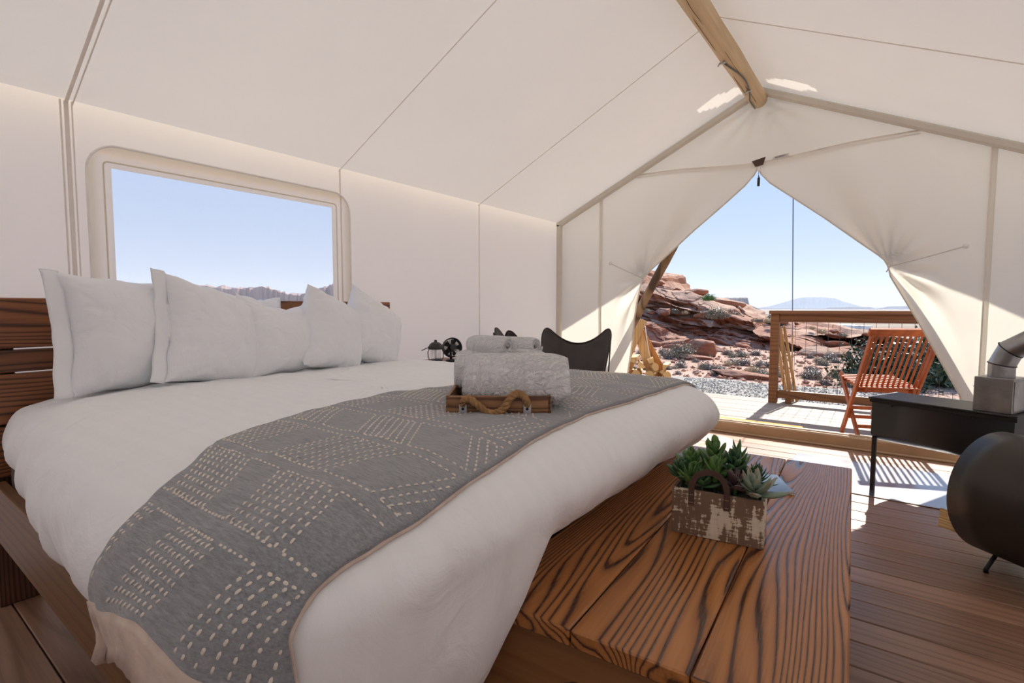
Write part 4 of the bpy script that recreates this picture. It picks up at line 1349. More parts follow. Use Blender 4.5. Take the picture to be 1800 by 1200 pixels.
# mitred joints
joints = [Vector((0, 0, .176)), Vector((.0, 0, .240)), Vector((.030, 0, .315)), Vector((.105, 0, .368)), (Vector((.215, 0, .385))), Vector((.55, 0, .40))]
def mitre(i):
    if i == 0: return (joints[1] - joints[0]).normalized()
    if i == len(joints) - 1: return (joints[i] - joints[i - 1]).normalized()
    return ((joints[i] - joints[i - 1]).normalized() + (joints[i + 1] - joints[i]).normalized()).normalized()
for i in range(len(joints) - 1):
    a, b = joints[i], joints[i + 1]; d = (b - a).normalized(); m = MB(); V = []; n = 28
    for (c, pn, rr_) in ((a, mitre(i), R), (b, mitre(i + 1), R * .985)):
        for k_ in range(n):
            th = 2 * PI * k_ / n; off = Vector((0, 1, 0)) * math.cos(th) * rr_ + d.cross(Vector((0, 1, 0))) * math.sin(th) * rr_
            p = c + off; t = (c - p).dot(pn) / d.dot(pn); V.append(p + d * t)
    m.add(V, [(k_, (k_ + 1) % n, n + (k_ + 1) % n, n + k_) for k_ in range(n)], True)
    sct = fix(m.build('elbow_section', M['galv'], fl))
    if i > 0:
        rim = [v for v in V[:n]]; c = a
        rm = MB(); rm.tube([c + (v - c) * 1.025 for v in rim], .0028, 6, closed=True); rm.build('crimped_rim', M['black_metal'], sct)
m = MB()
for p in ((-.02, -.052, .215), (.03, -.050, .205), (.14, -.052, .36), (.18, -.052, .375)): m.tube([(p[0], p[1], p[2]), (p[0], p[1] - .005, p[2])], .0035, 8)
m.build('rivets', M['white_metal'], fl)

# hearth plate on the floor
hp = thing('hearth_plate', 'thin shiny metal hearth sheet under the stove', 'hearth sheet', (0, 0, 0))
m = MB(); m.box((.20, 3.985, .004), (1.50, .765, .004), b=.001); m.build('sheet_metal', M['plate'], hp)

# firewood drum in the foreground
DD = Vector((.74, -.672, 0)); DROT = math.atan2(DD.y, DD.x)
drum = thing('firewood_drum', 'open black metal drum lying on its side, holding firewood', 'drum', (.385, 3.02, 0), DROT)
DRR = .255; DZ = .305
m = MB()
def drumf(u, v):
    x = lerp(0, .60, u); a = 2 * PI * v; rr_ = DRR * (1 - .03 * (1 - u) ** 2 * 0); return (x, rr_ * math.cos(a), DZ + rr_ * math.sin(a))
m.grid(drumf, 6, 72); o = m.build('drum_shell', M['barrel'], drum); so = o.modifiers.new('s', 'SOLIDIFY'); so.thickness = .006
m = MB(); m.tube([(0, (DRR - .002) * math.cos(2 * PI * i / 72), DZ + (DRR - .002) * math.sin(2 * PI * i / 72)) for i in range(72)], .004, 6, closed=True); m.build('rolled_rim', M['barrel'], drum)
for x, yy in ((.10, -.12), (.10, .12), (.50, -.12), (.50, .12)):
    zt_ = DZ - math.sqrt(DRR ** 2 - yy ** 2)
    m = MB(); m.tube([(x, yy * .95, zt_ + .004), (x - .012, yy * 1.25, .012), (x - .012, yy * 1.25, .0)], [.008, .008, .010], 8); m.build('leg', M['black_metal'], drum)
def split_log(name, label, loc, rot, L, R_, seed, mat='bark', group=None, endmat='split'):
    rnd = random.Random(seed); root = thing(name, label, 'firewood', loc, rot, group)
    n = 7; ang = sorted(rnd.uniform(0, 2 * PI) for _ in range(2)); pts = []
    # wedge-ish cross section: straight split faces and one round bark face
    a0 = rnd.uniform(0, 6); span = rnd.uniform(1.7, 2.6)
    sec = [(0.0, 0.0)] + [(R_ * math.cos(a0 + span * i / 6), R_ * math.sin(a0 + span * i / 6)) for i in range(7)]
    cx = sum(p[0] for p in sec) / 8; cy = sum(p[1] for p in sec) / 8
    sec = [(p[0] - cx, p[1] - cy) for p in sec]
    if mat == 'plain':
        k0 = rnd.choice((3, 4, 4, 5)); aa = sorted(2 * PI * (i + rnd.uniform(-.3, .3)) / k0 for i in range(k0))
        base_ = [(R_ * .62 * rnd.uniform(.75, 1.1) * math.cos(t), R_ * .62 * rnd.uniform(.75, 1.1) * math.sin(t)) for t in aa]
        sec = []
        for i in range(8):
            q = i / 8 * k0; k1 = int(q) % k0; k2 = (k1 + 1) % k0; f_ = q - int(q)
            sec.append((lerp(base_[k1][0], base_[k2][0], f_), lerp(base_[k1][1], base_[k2][1], f_)))
    m = MB(); N = 8; V = []
    for i in range(N + 1):
        x = lerp(-L / 2, L / 2, i / N)
        for p in sec:
            k_ = 1 + .10 * nz(x * 9, p[0] * 30, seed + p[1] * 20); V.append((x + (.01 * nz(p[0] * 40, seed) if i in (0, N) else 0), p[0] * k_ + .004 * nz(x * 7, seed), p[1] * k_ + .004 * nz(x * 8, seed + 3)))
    F = []; w = len(sec)
    for i in range(N):
        for q in range(w):
            q2 = (q + 1) % w; F.append((i * w + q, i * w + q2, (i + 1) * w + q2, (i + 1) * w + q))
    m.add(V, F); m.f += [tuple(range(w))[::-1], tuple(N * w + q for q in range(w))]; m.sm += [False, False]
    me = m.mesh('split_log', M['split']); me.materials.append(M['bark'])
    for p in me.polygons[:-2]:
        q = p.index % w
        if 1 <= q <= 6: p.material_index = 1 if mat == 'bark' else 0
    o = link(bpy.data.objects.new('split_wood', me), root)
    return root
Wd = Matrix.Translation((.385, 3.02, 0)) @ Matrix.Rotation(DROT, 4, 'Z')
split_log('firewood_log', 'rough tan split log sticking out of the black drum', Wd @ Vector((.10, -.11, .165)), (0, 0, DROT + .08), .40, .12, 4, 'plain')
split_log('firewood_log', 'darker split log low in the black drum', Wd @ Vector((.18, .06, .155)), (.6, 0, DROT), .42, .10, 9)
split_log('firewood_log', 'split log lying on top of the others inside the drum', Wd @ Vector((.24, -.02, .27)), (1.6, 0, DROT), .36, .10, 14)

# ------------------------------------------------------------------ bedside table with lantern and fan
ns = thing('nightstand', 'small dark wooden nightstand beside the bed', 'nightstand', (-2.56, 2.66, 0))
m = MB(); m.box((0, 0, .708), (.42, .42, .024), b=.004); m.build('top', M['head'], ns)
m = MB(); m.box((0, 0, .60), (.36, .36, .19), b=.003); m.build('body', M['head'], ns)
for sx in (-1, 1):
    for sy in (-1, 1):
        m = MB(); m.box((sx * .16, sy * .16, .26), (.035, .035, .50), b=.003); m.build('leg', M['head'], ns)
lt = thing('lantern', 'small black camping lantern with domed lid on the nightstand', 'lantern', (-2.50, 2.50, .722))
m = MB(); m.lathe([(.042, 0), (.046, .006), (.046, .022), (.034, .030)], n=24); m.build('lantern_base', M['black_plastic'], lt)
m = MB(); m.lathe([(.033, .028), (.036, .045), (.036, .085), (.034, .10)], n=24); m.build('glass_chimney', M['glass'], lt)
m = MB(); m.lathe([(.050, .098), (.052, .100), (.052, .116), (.046, .120), (.040, .132), (.026, .143), (.012, .147), (.010, .150), (.011, .156), (.006, .162), (.0, .163)], n=28); m.build('domed_lid', M['black_plastic'], lt)
for k_ in range(6):
    a = k_ * PI / 3 + .2
    m = MB(); m.tube([(.044 * math.cos(a), .044 * math.sin(a), .018), (.058 * math.cos(a), .058 * math.sin(a), .04), (.060 * math.cos(a), .060 * math.sin(a), .08), (.048 * math.cos(a), .048 * math.sin(a), .102)], .0018, 5); m.build('guard_wire', M['black_metal'], lt)
m = MB(); pts = [(-.052, -.0, .108), (-.075, -.012, .098), (-.092, -.016, .090), (-.075, .016, .098), (-.052, .02, .108)]
m.xf(Matrix.Identity(4)); m.tube(pts, .003, 6); m.xf(Matrix.Rotation(math.radians(36), 4, 'Z')); m.build('carry_handle', M['black_metal'], lt)
fa = thing('desk_fan', 'small round black desk fan on the nightstand', 'fan', (-2.50, 2.66, .722), math.radians(62))
m = MB(); m.lathe([(.045, 0), (.045, .012), (.030, .018)], n=20); m.tube([(0, .015, .012), (0, .028, .05), (0, .028, .09)], .009, 8); m.build('fan_stand', M['black_plastic'], fa)
TL = Matrix.Translation((0, 0, .098)) @ Matrix.Rotation(math.radians(-12), 4, 'X')
m = MB(); m.tube([(.066 * math.cos(2 * PI * i / 36), -.022, .066 * math.sin(2 * PI * i / 36)) for i in range(36)], .004, 6, closed=True)
m.tube([(.066 * math.cos(2 * PI * i / 36), .012, .066 * math.sin(2 * PI * i / 36)) for i in range(36)], .004, 6, closed=True)
m.grid(lambda u, v: (.067 * math.cos(2 * PI * u), lerp(-.022, .012, v), .067 * math.sin(2 * PI * u)), 36, 1); m.xf(TL); cage = m.build('cage_ring', M['black_plastic'], fa)
m = MB()
for k_ in range(44):
    a = 2 * PI * k_ / 44
    m.tube([(.022 * math.cos(a), -.030, .022 * math.sin(a)), (.066 * math.cos(a + .35), -.022, .066 * math.sin(a + .35))], .0013, 4)
for k_ in range(30):
    a = 2 * PI * k_ / 30
    m.tube([(.020 * math.cos(a), .024, .020 * math.sin(a)), (.066 * math.cos(a + .3), .012, .066 * math.sin(a + .3))], .0014, 4)
m.xf(TL); g_ = m.build('grille', M['black_plastic'], fa); g_['kind'] = 'stuff'
m = MB(); m.lathe([(.0, -.034), (.018, -.034), (.022, -.028)], n=20, rot=(-PI / 2, 0, 0)); m.xf(Matrix.Scale(1, 4)); 
m = MB(); m.tube([(0, -.033, 0), (0, -.028, 0)], .022, 20); m.tube([(0, .022, 0), (0, .048, 0)], [.026, .020], 20); m.xf(TL); m.build('motor_hub', M['black_plastic'], fa)
for k_ in range(5):
    m = MB(); a = 2 * PI * k_ / 5
    def bl(u, v, a=a): r_ = lerp(.012, .058, u); th = a + lerp(-.35, .35, v); return (r_ * math.cos(th), lerp(-.012, .006, v), r_ * math.sin(th))
    m.grid(bl, 5, 4); m.xf(TL); m.build('blade', M['black_plastic'], fa)

# ------------------------------------------------------------------ butterfly chairs
def butterfly(label, loc, rot):
    root = thing('butterfly_chair', label, 'chair', loc, rot)
    # corners: rear peaks high, front peaks low; +y is the back
    cr = {(-1, 1): Vector((-.35, .30, 1.01)), (1, 1): Vector((.35, .30, 1.01)), (-1, -1): Vector((-.345, -.36, .60)), (1, -1): Vector((.345, -.36, .60))}
    def pos(a, b):
        p = Vector((0, 0, 0))
        for (i, j), c in cr.items(): p += c * ((1 + a * i) / 2) * ((1 + b * j) / 2)
        # edges drawn in towards the centre
        ia = (1 - b * b); ib = (1 - a * a)
        p.x *= (1 - .17 * ia)
        sagb = ib * b * b
        if b > 0: p.y += .03 * sagb; p.z -= .20 * ib * (b ** 2)
        else: p.y += .16 * sagb; p.z -= .13 * sagb
        p.z -= .34 * ia * (1 - .22 * a * a)
        p.z -= .12 * ia * ib
        # round the peaks
        return p
    def fn(u, v):
        a, b = u * 2 - 1, v * 2 - 1
        # rounded corners: pull the extreme corners in
        r_ = math.hypot(max(abs(a) - .72, 0), max(abs(b) - .72, 0))
        if r_ > .28:
            k_ = .28 / r_
            a = math.copysign(.72 + max(abs(a) - .72, 0) * k_, a) if abs(a) > .72 else a
            b = math.copysign(.72 + max(abs(b) - .72, 0) * k_, b) if abs(b) > .72 else b
        p = pos(a, b)
        return tuple(p)
    m = MB(); m.grid(fn, 48, 48); o = m.build('leather_sling', M['leather'], root)
    so = o.modifiers.new('s', 'SOLIDIFY'); so.thickness = .005; so.offset = 0
    rim = [fn(i / 48, 1) for i in range(48)] + [fn(1, 1 - i / 48) for i in range(48)] + [fn(1 - i / 48, 0) for i in range(48)] + [fn(0, i / 48) for i in range(48)]
    m = MB(); m.tube(rim, .006, 6, closed=True); m.build('piped_edge', M['rimleather'], root)
    st = MB(); c0 = Vector((0, .0, .62))
    for i in range(0, len(rim)):
        p = Vector(rim[i]); q = Vector(rim[(i + 1) % len(rim)])
        if (q - p).length < .001: continue
        n_ = max(1, int((q - p).length / .007))
        for k_ in range(n_):
            w = p.lerp(q, (k_ + .5) / n_); d = (Vector((0, .03, .60)) - w).normalized(); d = Vector((d.x, 0, d.z)).normalized()
            w = w + d * .011
            st.box((w.x, w.y - .0, w.z), (.0026, .012, .0026))
    sto_ = st.build('stitching', M['thread'], o); sto_['kind'] = 'stuff'
    # bent steel rods: each rod runs from a rear peak down to the floor and up to the opposite front peak
    for sx in (-1, 1):
        m = MB()
        m.tube(catmull([(sx * .315, .315, .89), (sx * .10, .16, .42), (-sx * .22, -.02, .012), (-sx * .30, -.10, .012), (-sx * .30, -.20, .10), (-sx * .335, -.355, .585)], 6), .006, 8)
        m.build('rod', M['black_metal'], root)
        m = MB()
        m.tube(catmull([(sx * .315, .315, .89), (sx * .29, .30, .40), (sx * .30, .30, .012), (sx * .22, .26, .012)], 6), .006, 8)
        m.build('rod', M['black_metal'], root)
    m = MB(); m.tube([(-.22, .26, .012), (.22, .26, .012)], .006, 8); m.build('rod', M['black_metal'], root)
    return root
butterfly('black leather butterfly chair standing before the tied door flap', (-1.965, 3.40, 0), math.radians(20)).scale = (.86, 1, 1)
butterfly('black leather butterfly chair half hidden behind the rolled towels', (-2.28, 3.44, 0), math.radians(138))

# ------------------------------------------------------------------ rug and doormat
rug = thing('hide_rug', 'pale cowhide rug with ragged edge on the sunlit floor beside the bed', 'rug', (-1.45, 3.85, 0))
t_ = NT('cowhide'); co_ = t_.coords()
n_ = t_.n('TexNoise', {'Vector': co_, 'Scale': 4, 'Detail': 5.0, 'Roughness': .6, 'Distortion': .6}).outputs[0]
f_ = t_.n('TexNoise', {'Vector': t_.coords((200, 60, 60)), 'Scale': 1.0, 'Detail': 2.0}).outputs[0]
cc_ = t_.ramp(n_, [(.35, (.30, .17, .10)), (.42, (.55, .43, .33)), (.5, (.52, .46, .39)), (.8, (.58, .52, .45))])
M['hide'] = t_.surf(t_.n('BsdfPrincipled', {'Base Color': cc_, 'Roughness': .9, 'Sheen Weight': .3, 'Normal': t_.bump(f_, .6, .01)}).outputs[0])
m = MB(); V = [(0, 0, .010)]; n = 90
for i in range(n):
    a = 2 * PI * i / n; r_ = .56 * (1 + .16 * math.sin(2 * a + .6) + .10 * nz(math.cos(a) * 3, math.sin(a) * 3) + .14 * max(0, math.sin(a * 4 + 1.2)) ** 6)
    V.append((r_ * math.cos(a) * .95, r_ * math.sin(a) * 1.35, .006))
for i in range(n): V.append((V[1 + i][0] * .93, V[1 + i][1] * .93, .011))
for i in range(n): V.append((V[1 + i][0], V[1 + i][1], .001))
F = []
for i in range(n):
    j = (i + 1) % n
    F += [(0, 1 + n + i, 1 + n + j), (1 + n + i, 1 + i, 1 + j, 1 + n + j), (1 + i, 1 + 2 * n + i, 1 + 2 * n + j, 1 + j)]
m.add(V, F, True); m.build('hide', M['hide'], rug)

dm = thing('doormat', 'tan coir doormat with black lettering outside the door sill', 'doormat', (-1.05, 5.09, .001), 0)
m = MB()
v, f = [], []
o_ = rrect(-.425, .425, -.235, .235, .03, 6)
V = [(p[0], p[1], .0) for p in o_] + [(p[0], p[1], .016) for p in o_]; n = len(o_)
m.add(V, [tuple(range(n)), tuple(range(n, 2 * n))[::-1]] + [(i, (i + 1) % n, n + (i + 1) % n, n + i) for i in range(n)]); fix(m.build('coir_pad', M['coir'], dm))
text_obj('lettering', 'UNDER CANVAS', .10, M['ink'], dm, (0, .13, .0165), (0, 0, 0), .001)

# ------------------------------------------------------------------ deck railing
rl = thing('deck_railing', 'brown wooden deck railing with thin vertical wires', 'railing', (-1.10, 6.61, 0), math.radians(1.2))
RLN = 4.6
m = MB(); m.box((.0, 0, .515), (.089, .089, 1.03), b=.004); m.v = [(v[0], v[1], v[2]) for v in m.v]; m.build('post', M['deckrail'], rl)
m = MB(); m.box((RLN, 0, .515), (.089, .089, 1.03), b=.004); m.build('post', M['deckrail'], rl)
m = MB(); m.box((RLN / 2, 0, 1.050), (RLN + .12, .14, .038), b=.004); m.build('cap_rail', M['deckrail'], rl)
m = MB(); m.box((RLN / 2, -.012, .985), (RLN - .09, .038, .09), b=.003); m.build('top_rail', M['deckrail'], rl)
m = MB(); m.box((RLN / 2, 0, .105), (RLN - .09, .06, .088), b=.003); m.build('bottom_rail', M['deckrail'], rl)
for x in (.16, 1.5, 3.0):
    m = MB(); m.box((x, 0, .03), (.06, .04, .062)); m.build('spacer_block', M['deckrail'], rl)
mw = MB(); mw.tube([(0, 0, .15), (0, 0, .94)], .0022, 5); wire_me = mw.mesh('wire', M['black_metal'])
x = .10
while x < RLN - .06:
    o = link(bpy.data.objects.new('wire', wire_me), rl); o.location = (x, 0, 0); x += .107

# boards leaning behind the railing
bd = thing('leaning_boards', 'pale lumber boards leaning behind the railing post', 'lumber', (-1.04, 6.78, -.02))
for i, (xa, xb, w) in enumerate(((-.05, .07, .035), (.0, .115, .05), (.05, .165, .03))):
    a = Vector((xa - .05, .02 * i, .90)); b = Vector((xb, .02 * i, .0))
    d = (a - b); ang = math.atan2(d.x, d.z)
    m = MB(); m.box((0, 0, 0), (w, .02, d.length), b=.002); m.xf(Matrix.Translation((a + b) / 2) @ Matrix.Rotation(ang, 4, 'Y')); m.build('board', M['lumber'], bd)

# guy line
gl = thing('guy_line', 'thin dark blue guy line slanting down across the sky in the doorway', 'rope', (0, 0, 0))
ga = Vector((RX + .03, 6.02, 3.17)); gb = Vector((-1.25, 9.15, -.28))
pts = [ga.lerp(gb, i / 20) + Vector((0, 0, -.03 * math.sin(PI * i / 20))) for i in range(21)]
m = MB(); m.tube(pts, .0055, 6); m.build('line', M['guy'], gl)
m = MB(); m.tube(pts[14:19], .010, 6); m.build('rope_tail', M['tanrope'], gl)
m = MB(); m.lathe([(.0, -.03), (.02, -.02), (.022, .0), (.016, .02), (0, .03)], pts[16], 10); m.build('knot', M['tanrope'], gl)
m = MB(); m.tube([gb + Vector((0, -.02, .12)), gb + Vector((0, .03, -.12))], .010, 6); m.build('stake', M['black_metal'], gl)

# ------------------------------------------------------------------ teak folding chair
tc = thing('folding_chair', 'reddish teak slatted folding chair on the deck, seen from behind', 'chair', (-.085, 5.36, 0), math.radians(23))
tc.scale = (1, 1, 1.03)
# local: +y is the direction the sitter faces; back leans towards -y
HW = .225
def bar(name, a, b, w, t, mat='teak', parent=tc, side=Vector((1, 0, 0))):
    a, b = Vector(a), Vector(b); d = (b - a); L = d.length; d.normalize()
    x = side - d * side.dot(d); x.normalize(); yv = d.cross(x)
    R_ = Matrix((x, yv, d)).transposed()
    m = MB(); m.box((a + b) / 2, (t, w, L), rot=R_, b=min(w, t) * .15); return m.build(name, M[mat], parent)
BB = Vector((0, .11, .0)); BT = Vector((0, -.44, .90))   # long member: front foot to back top
def upr(t): return BB.lerp(BT, t)
for sx in (-1, 1):
    o_ = Vector((sx * HW, 0, 0))
    bar('back_post', BB + o_, upr(.975) + o_, .045, .022)
    A0 = Vector((sx * (HW - .028), -.19, 0)); A1 = Vector((sx * (HW - .028), .26, .505))
    bar('leg', A0, A1, .042, .022)
    bar('seat_rail', Vector((sx * (HW - .055), -.215, .41)), Vector((sx * (HW - .055), .25, .458)), .04, .018)
tp = bar('top_rail', upr(.985) + Vector((-HW - .03, 0, 0)), upr(.985) + Vector((HW + .03, 0, 0)), .030, .062, side=(BT - BB).normalized())
for k_ in range(11):
    x = lerp(-HW + .035, HW - .035, k_ / 10)
    bar('back_slat', upr(.47) + Vector((x, -.0, 0)), upr(.965) + Vector((x, 0, 0)), .010, .016)
bar('lower_back_rail', upr(.455) + Vector((-HW + .01, -.006, 0)), upr(.455) + Vector((HW - .01, -.006, 0)), .024, .040, side=(BT - BB).normalized())
bar('stretcher', Vector((-HW + .02, -.10, .10)), Vector((HW - .02, -.10, .10)), .022, .030, side=Vector((0, 0, 1)))
bar('stretcher', Vector((-HW + .0, .03, .155)), Vector((HW - .0, .03, .155)), .022, .030, side=Vector((0, 0, 1)))
bar('stretcher', Vector((-HW + .02, -.02, .24)), Vector((HW - .02, -.02, .24)), .022, .030, side=Vector((0, 0, 1)))
for k_ in range(8):
    y = lerp(-.19, .245, k_ / 7); z = lerp(.434, .481, k_ / 7)
    m = MB(); m.box((0, y, z), (2 * HW - .02, .042, .012), b=.003); m.build('seat_slat', M['teak'], tc)

# ------------------------------------------------------------------ firewood rack
fr_ = thing('firewood_rack', 'pale wooden A-frame rack for firewood on the deck', 'rack', (-2.35, 5.62, 0), math.radians(20))
bar('board', (-.20, -.02, .38), (.035, -.02, .97), .022, .115, 'lumber', fr_)
bar('board', (.16, .03, .30), (-.04, .03, .92), .022, .10, 'lumber', fr_)
bar('board', (.45, .10, .0), (-.02, .06, .86), .022, .12, 'redlumber', fr_)
bar('board', (-.50, .0, .0), (-.20, .0, .40), .022, .10, 'lumber', fr_)
m = MB(); m.tube([(.20, -.06, .22), (.10, -.06, .70), (.07, -.05, .90)], .006, 6); m.build('cord', M['cord'], fr_)
m = MB(); m.box((0, .10, .21), (.95, .30, .03), b=.004); m.build('shelf', M['lumber'], fr_)
m = MB(); m.tube([(-.12, -.035, .72), (-.12, -.045, .72)], .012, 10); m.build('bolt', M['white_metal'], fr_)
Wr = Matrix.Translation((-2.35, 5.62, 0)) @ Matrix.Rotation(math.radians(20), 4, 'Z')
rnd = random.Random(5); cnt = 0
for rowz, xs_ in ((.205, 7), (.29, 6), (.375, 6), (.45, 4)):
    for i in range(xs_):
        x = lerp(-.42, .30 if rowz < .4 else .12, i / (xs_ - 1)) + rnd.uniform(-.02, .02)
        split_log('split_log', 'split pale log in the %s of the firewood rack, %s' % (('lowest layer', 'second layer', 'third layer', 'top layer')[(.205, .29, .375, .45).index(rowz)], ('at the outer end', 'near the outer end', 'left of the middle', 'in the middle', 'right of the middle', 'near the doorway end', 'at the doorway end')[i if xs_ == 7 else i + (0 if i < 2 else 1)]), Wr @ Vector((x, .05 + rnd.uniform(-.04, .04), .06 + rowz + rnd.uniform(-.01, .01))),
                  (rnd.uniform(0, 6), rnd.uniform(-.06, .06), math.radians(20 - 90 + rnd.uniform(-14, 14))), .34, rnd.uniform(.07, .095), 100 + cnt, 'plain', 'split logs stacked on the firewood rack'); cnt += 1

# ------------------------------------------------------------------ landscape
def gz(x, y):
    d = math.hypot(x, y)
    z = -.30 + .05 * nz(x * .5, y * .5, 3) * sstep(8, 14, d) + .35 * nz(x * .05, y * .05, 1) * sstep(15, 40, d)
    z -= sstep(26, 160, y + .35 * x) * 17
    z -= sstep(20, 150, -x - 0) * 4 * (1 if y < 30 else .5)
    z += .12 * sstep(10, 20, y) * sstep(-1.5, -7, x)
    return z
gm = MB()
def axis(n, a, far, near):
    out = []
    for i in range(n + 1):
        t = (i / n) * 2 - 1; out.append(a + math.copysign(near * abs(t) + (far - near) * abs(t) ** 5, t))
    return out
gx = axis(170, -3, 9000, 55); gy = axis(170, 16, 9000, 45)
V = [(x, y, gz(x, y)) for y in gy for x in gx]; w = len(gx)
F = []
for j in range(len(gy) - 1):
    for i in range(w - 1):
        F.append((j * w + i, j * w + i + 1, (j + 1) * w + i + 1, (j + 1) * w + i))
gm.add(V, F, True)
struct(gm.build('ground', M['ground']))
# gravel strip beside the deck
m = MB(); m.grid(lambda u, v: (lerp(-6, 6, u), lerp(YD + .02, 10.2 + .3 * nz(u * 9, 1), v), gz(x_ := lerp(-6, 6, u), lerp(YD + .02, 10.2, v)) + .03 + .012 * nz(u * 160, v * 40)), 200, 30)
gvl = m.build('gravel', M['gravel']); tag(gvl, 'grey gravel strip along the deck edge', 'gravel', kind='stuff')
m = MB(); rnd = random.Random(3)
def pebble(mb_, c, r_, rnd_, n=0):
    V = []; 
    for (x, y, z) in ((0, 0, 1), (.9, 0, .3), (.3, .85, .3), (-.75, .5, .3), (-.7, -.6, .3), (.35, -.85, .3), (.6, .3, -.6), (-.5, .5, -.6), (-.1, -.7, -.6)):
        V.append((c[0] + x * r_ * rnd_.uniform(.7, 1.2), c[1] + y * r_ * rnd_.uniform(.7, 1.2), c[2] + z * r_ * rnd_.uniform(.5, .8)))
    mb_.add(V, [(0, 1, 2), (0, 2, 3), (0, 3, 4), (0, 4, 5), (0, 5, 1), (1, 6, 2), (2, 6, 7), (2, 7, 3), (3, 7, 4), (4, 7, 8), (4, 8, 5), (5, 8, 1), (1, 8, 6)])
for _ in range(7000):
    x = rnd.uniform(-3.2, 2.2); y = rnd.uniform(YD + .03, 10.1); pebble(m, (x, y, gz(x, y) + .04), rnd.uniform(.008, .018), rnd)
gp = m.build('gravel', M['gravel']); tag(gp, 'loose grey gravel stones by the deck', 'gravel', kind='stuff')
m = MB()
for _ in range(1700):
    d = rnd.uniform(0, 1) ** 1.2; y = lerp(10.3, 24, d); x = lerp(-3.2, -.1, rnd.random()) * (y / 8) + rnd.uniform(-1, 1.8)
    r_ = rnd.choice((.015, .02, .03, .04, .07)) * rnd.uniform(.6, 1.3); pebble(m, (x, y, gz(x, y) + r_ * .2), r_, rnd)
rb = m.build('rubble', M['rock']); tag(rb, 'small reddish stones strewn over the desert ground', 'rubble', kind='stuff')

# sandstone outcrop: main body + separate slabs and boulders
oc = thing('rock_outcrop', 'large layered red sandstone outcrop beyond the deck', 'rock outcrop', (0, 0, 0))
def ridge_top(x):  # height of the crest over the ground as the outcrop runs to the right
    return interp([(-16, 3.2), (-11.0, 3.2), (-8.9, 2.75), (-8.3, 2.0), (-6.9, 1.75), (-5.9, 1.35), (-5.1, 1.0), (-4.5, .72), (-4.1, .62), (-3.4, .62), (-2.4, .42), (-.9, .0), (.4, -.4)], x)
def crest(x): return ridge_top(x)
def out_fn(tier):
    def fn(u, v):
        x = lerp(-17, .6, u)
        yb = 17.4 + 1.2 * nz(x * .25, 3) - .0 * x + (x + 8) * .12
        if tier == 0:
            zt = min(crest(x), lerp(.98, .70, sstep(-10, -2, x))) ; y0 = yb
            prof_ = [(-.3, -.6), (.0, .0), (.15, .25), (.25, .5), (.75, .72), (.85, .9), (1.5, 1.0), (5.0, 1.02)]
        else:
            zt = crest(x); y0 = yb + 2.0
            prof_ = [(-.2, .0), (.0, .25), (.35, .45), (.3, .62), (.7, .8), (1.1, .93), (2.2, 1.0), (5.0, 1.0)]
        s_ = v * (len(prof_) - 1); i = min(int(s_), len(prof_) - 2); f = s_ - i
        dy = lerp(prof_[i][0], prof_[i + 1][0], f); h = lerp(prof_[i][1], prof_[i + 1][1], f)
        zb = -.6
        z = zb + (zt - zb) * h if tier == 0 else .3 + (zt - .3) * h
        y = y0 + dy * 1.6
        # cracked blocky displacement: cells sheared down towards the right
        q = Vector((x * .30 + z * .4, y * .35, z * 1.15 + x * .34))
        d_, _ = noise.voronoi(q)
        crack = sstep(.0, .16, d_[1] - d_[0])
        blk_ = noise.cell(q * 1.0)
        str_ = nz(x * .12, z * 4.5 + x * .5, 2)
        q2_ = Vector((x * 1.1 + z * .8, y * .8, z * 3.4 + x * 1.1)); d2, _ = noise.voronoi(q2_)
        y += (1 - sstep(0, .14, d2[1] - d2[0])) * .12 - (noise.cell(q2_) - .5) * .16
        y -= (.55 * (blk_ - .3) + .25 * str_) * (1 if v < .85 else .2)
        y += (1 - crack) * .35 * (1 if v < .85 else .2)
        z += .16 * nz(x * .9, y * .9, 4) + (blk_ - .5) * .22 * sstep(.3, .8, v) - (1 - crack) * .12
        x += .15 * nz(x * 2, z * 2, 6)
        y += .12 * nz(x * 3, y * 1, z * 3)
        return (x, y, z)
    return fn
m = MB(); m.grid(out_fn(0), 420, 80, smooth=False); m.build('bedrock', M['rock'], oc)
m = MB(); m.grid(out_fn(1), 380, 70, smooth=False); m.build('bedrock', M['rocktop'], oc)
def boulder_mesh(seed, mat, flat=.5):
    bm_ = bmesh.new(); bmesh.ops.create_icosphere(bm_, subdivisions=3, radius=1)
    rnd_ = random.Random(seed); planes = [(Vector((rnd_.uniform(-1, 1), rnd_.uniform(-1, 1), rnd_.uniform(-1, 1))).normalized(), rnd_.uniform(.55, .8)) for _ in range(9)] + [(Vector((0, 0, 1)), .6)]
    for v in bm_.verts:
        p = v.co.copy()
        for n_, d_ in planes:
            t = p.dot(n_)
            if t > d_: p -= n_ * (t - d_) * .92
        p += p.normalized() * .06 * nz(p.x * 3 + seed, p.y * 3, p.z * 3)
        v.co = Vector((p.x, p.y, p.z * flat))
    me = bpy.data.meshes.new('rock'); bm_.to_mesh(me); bm_.free(); me.materials.append(mat); return me
bms = [boulder_mesh(i, M['rock'] if i % 3 else M['rocktop'], (.45, .6, .8)[i % 3]) for i in range(9)]
rnd = random.Random(12)
def crest_y(x): return 17.4 + 1.2 * nz(x * .25, 3) + (x + 8) * .12
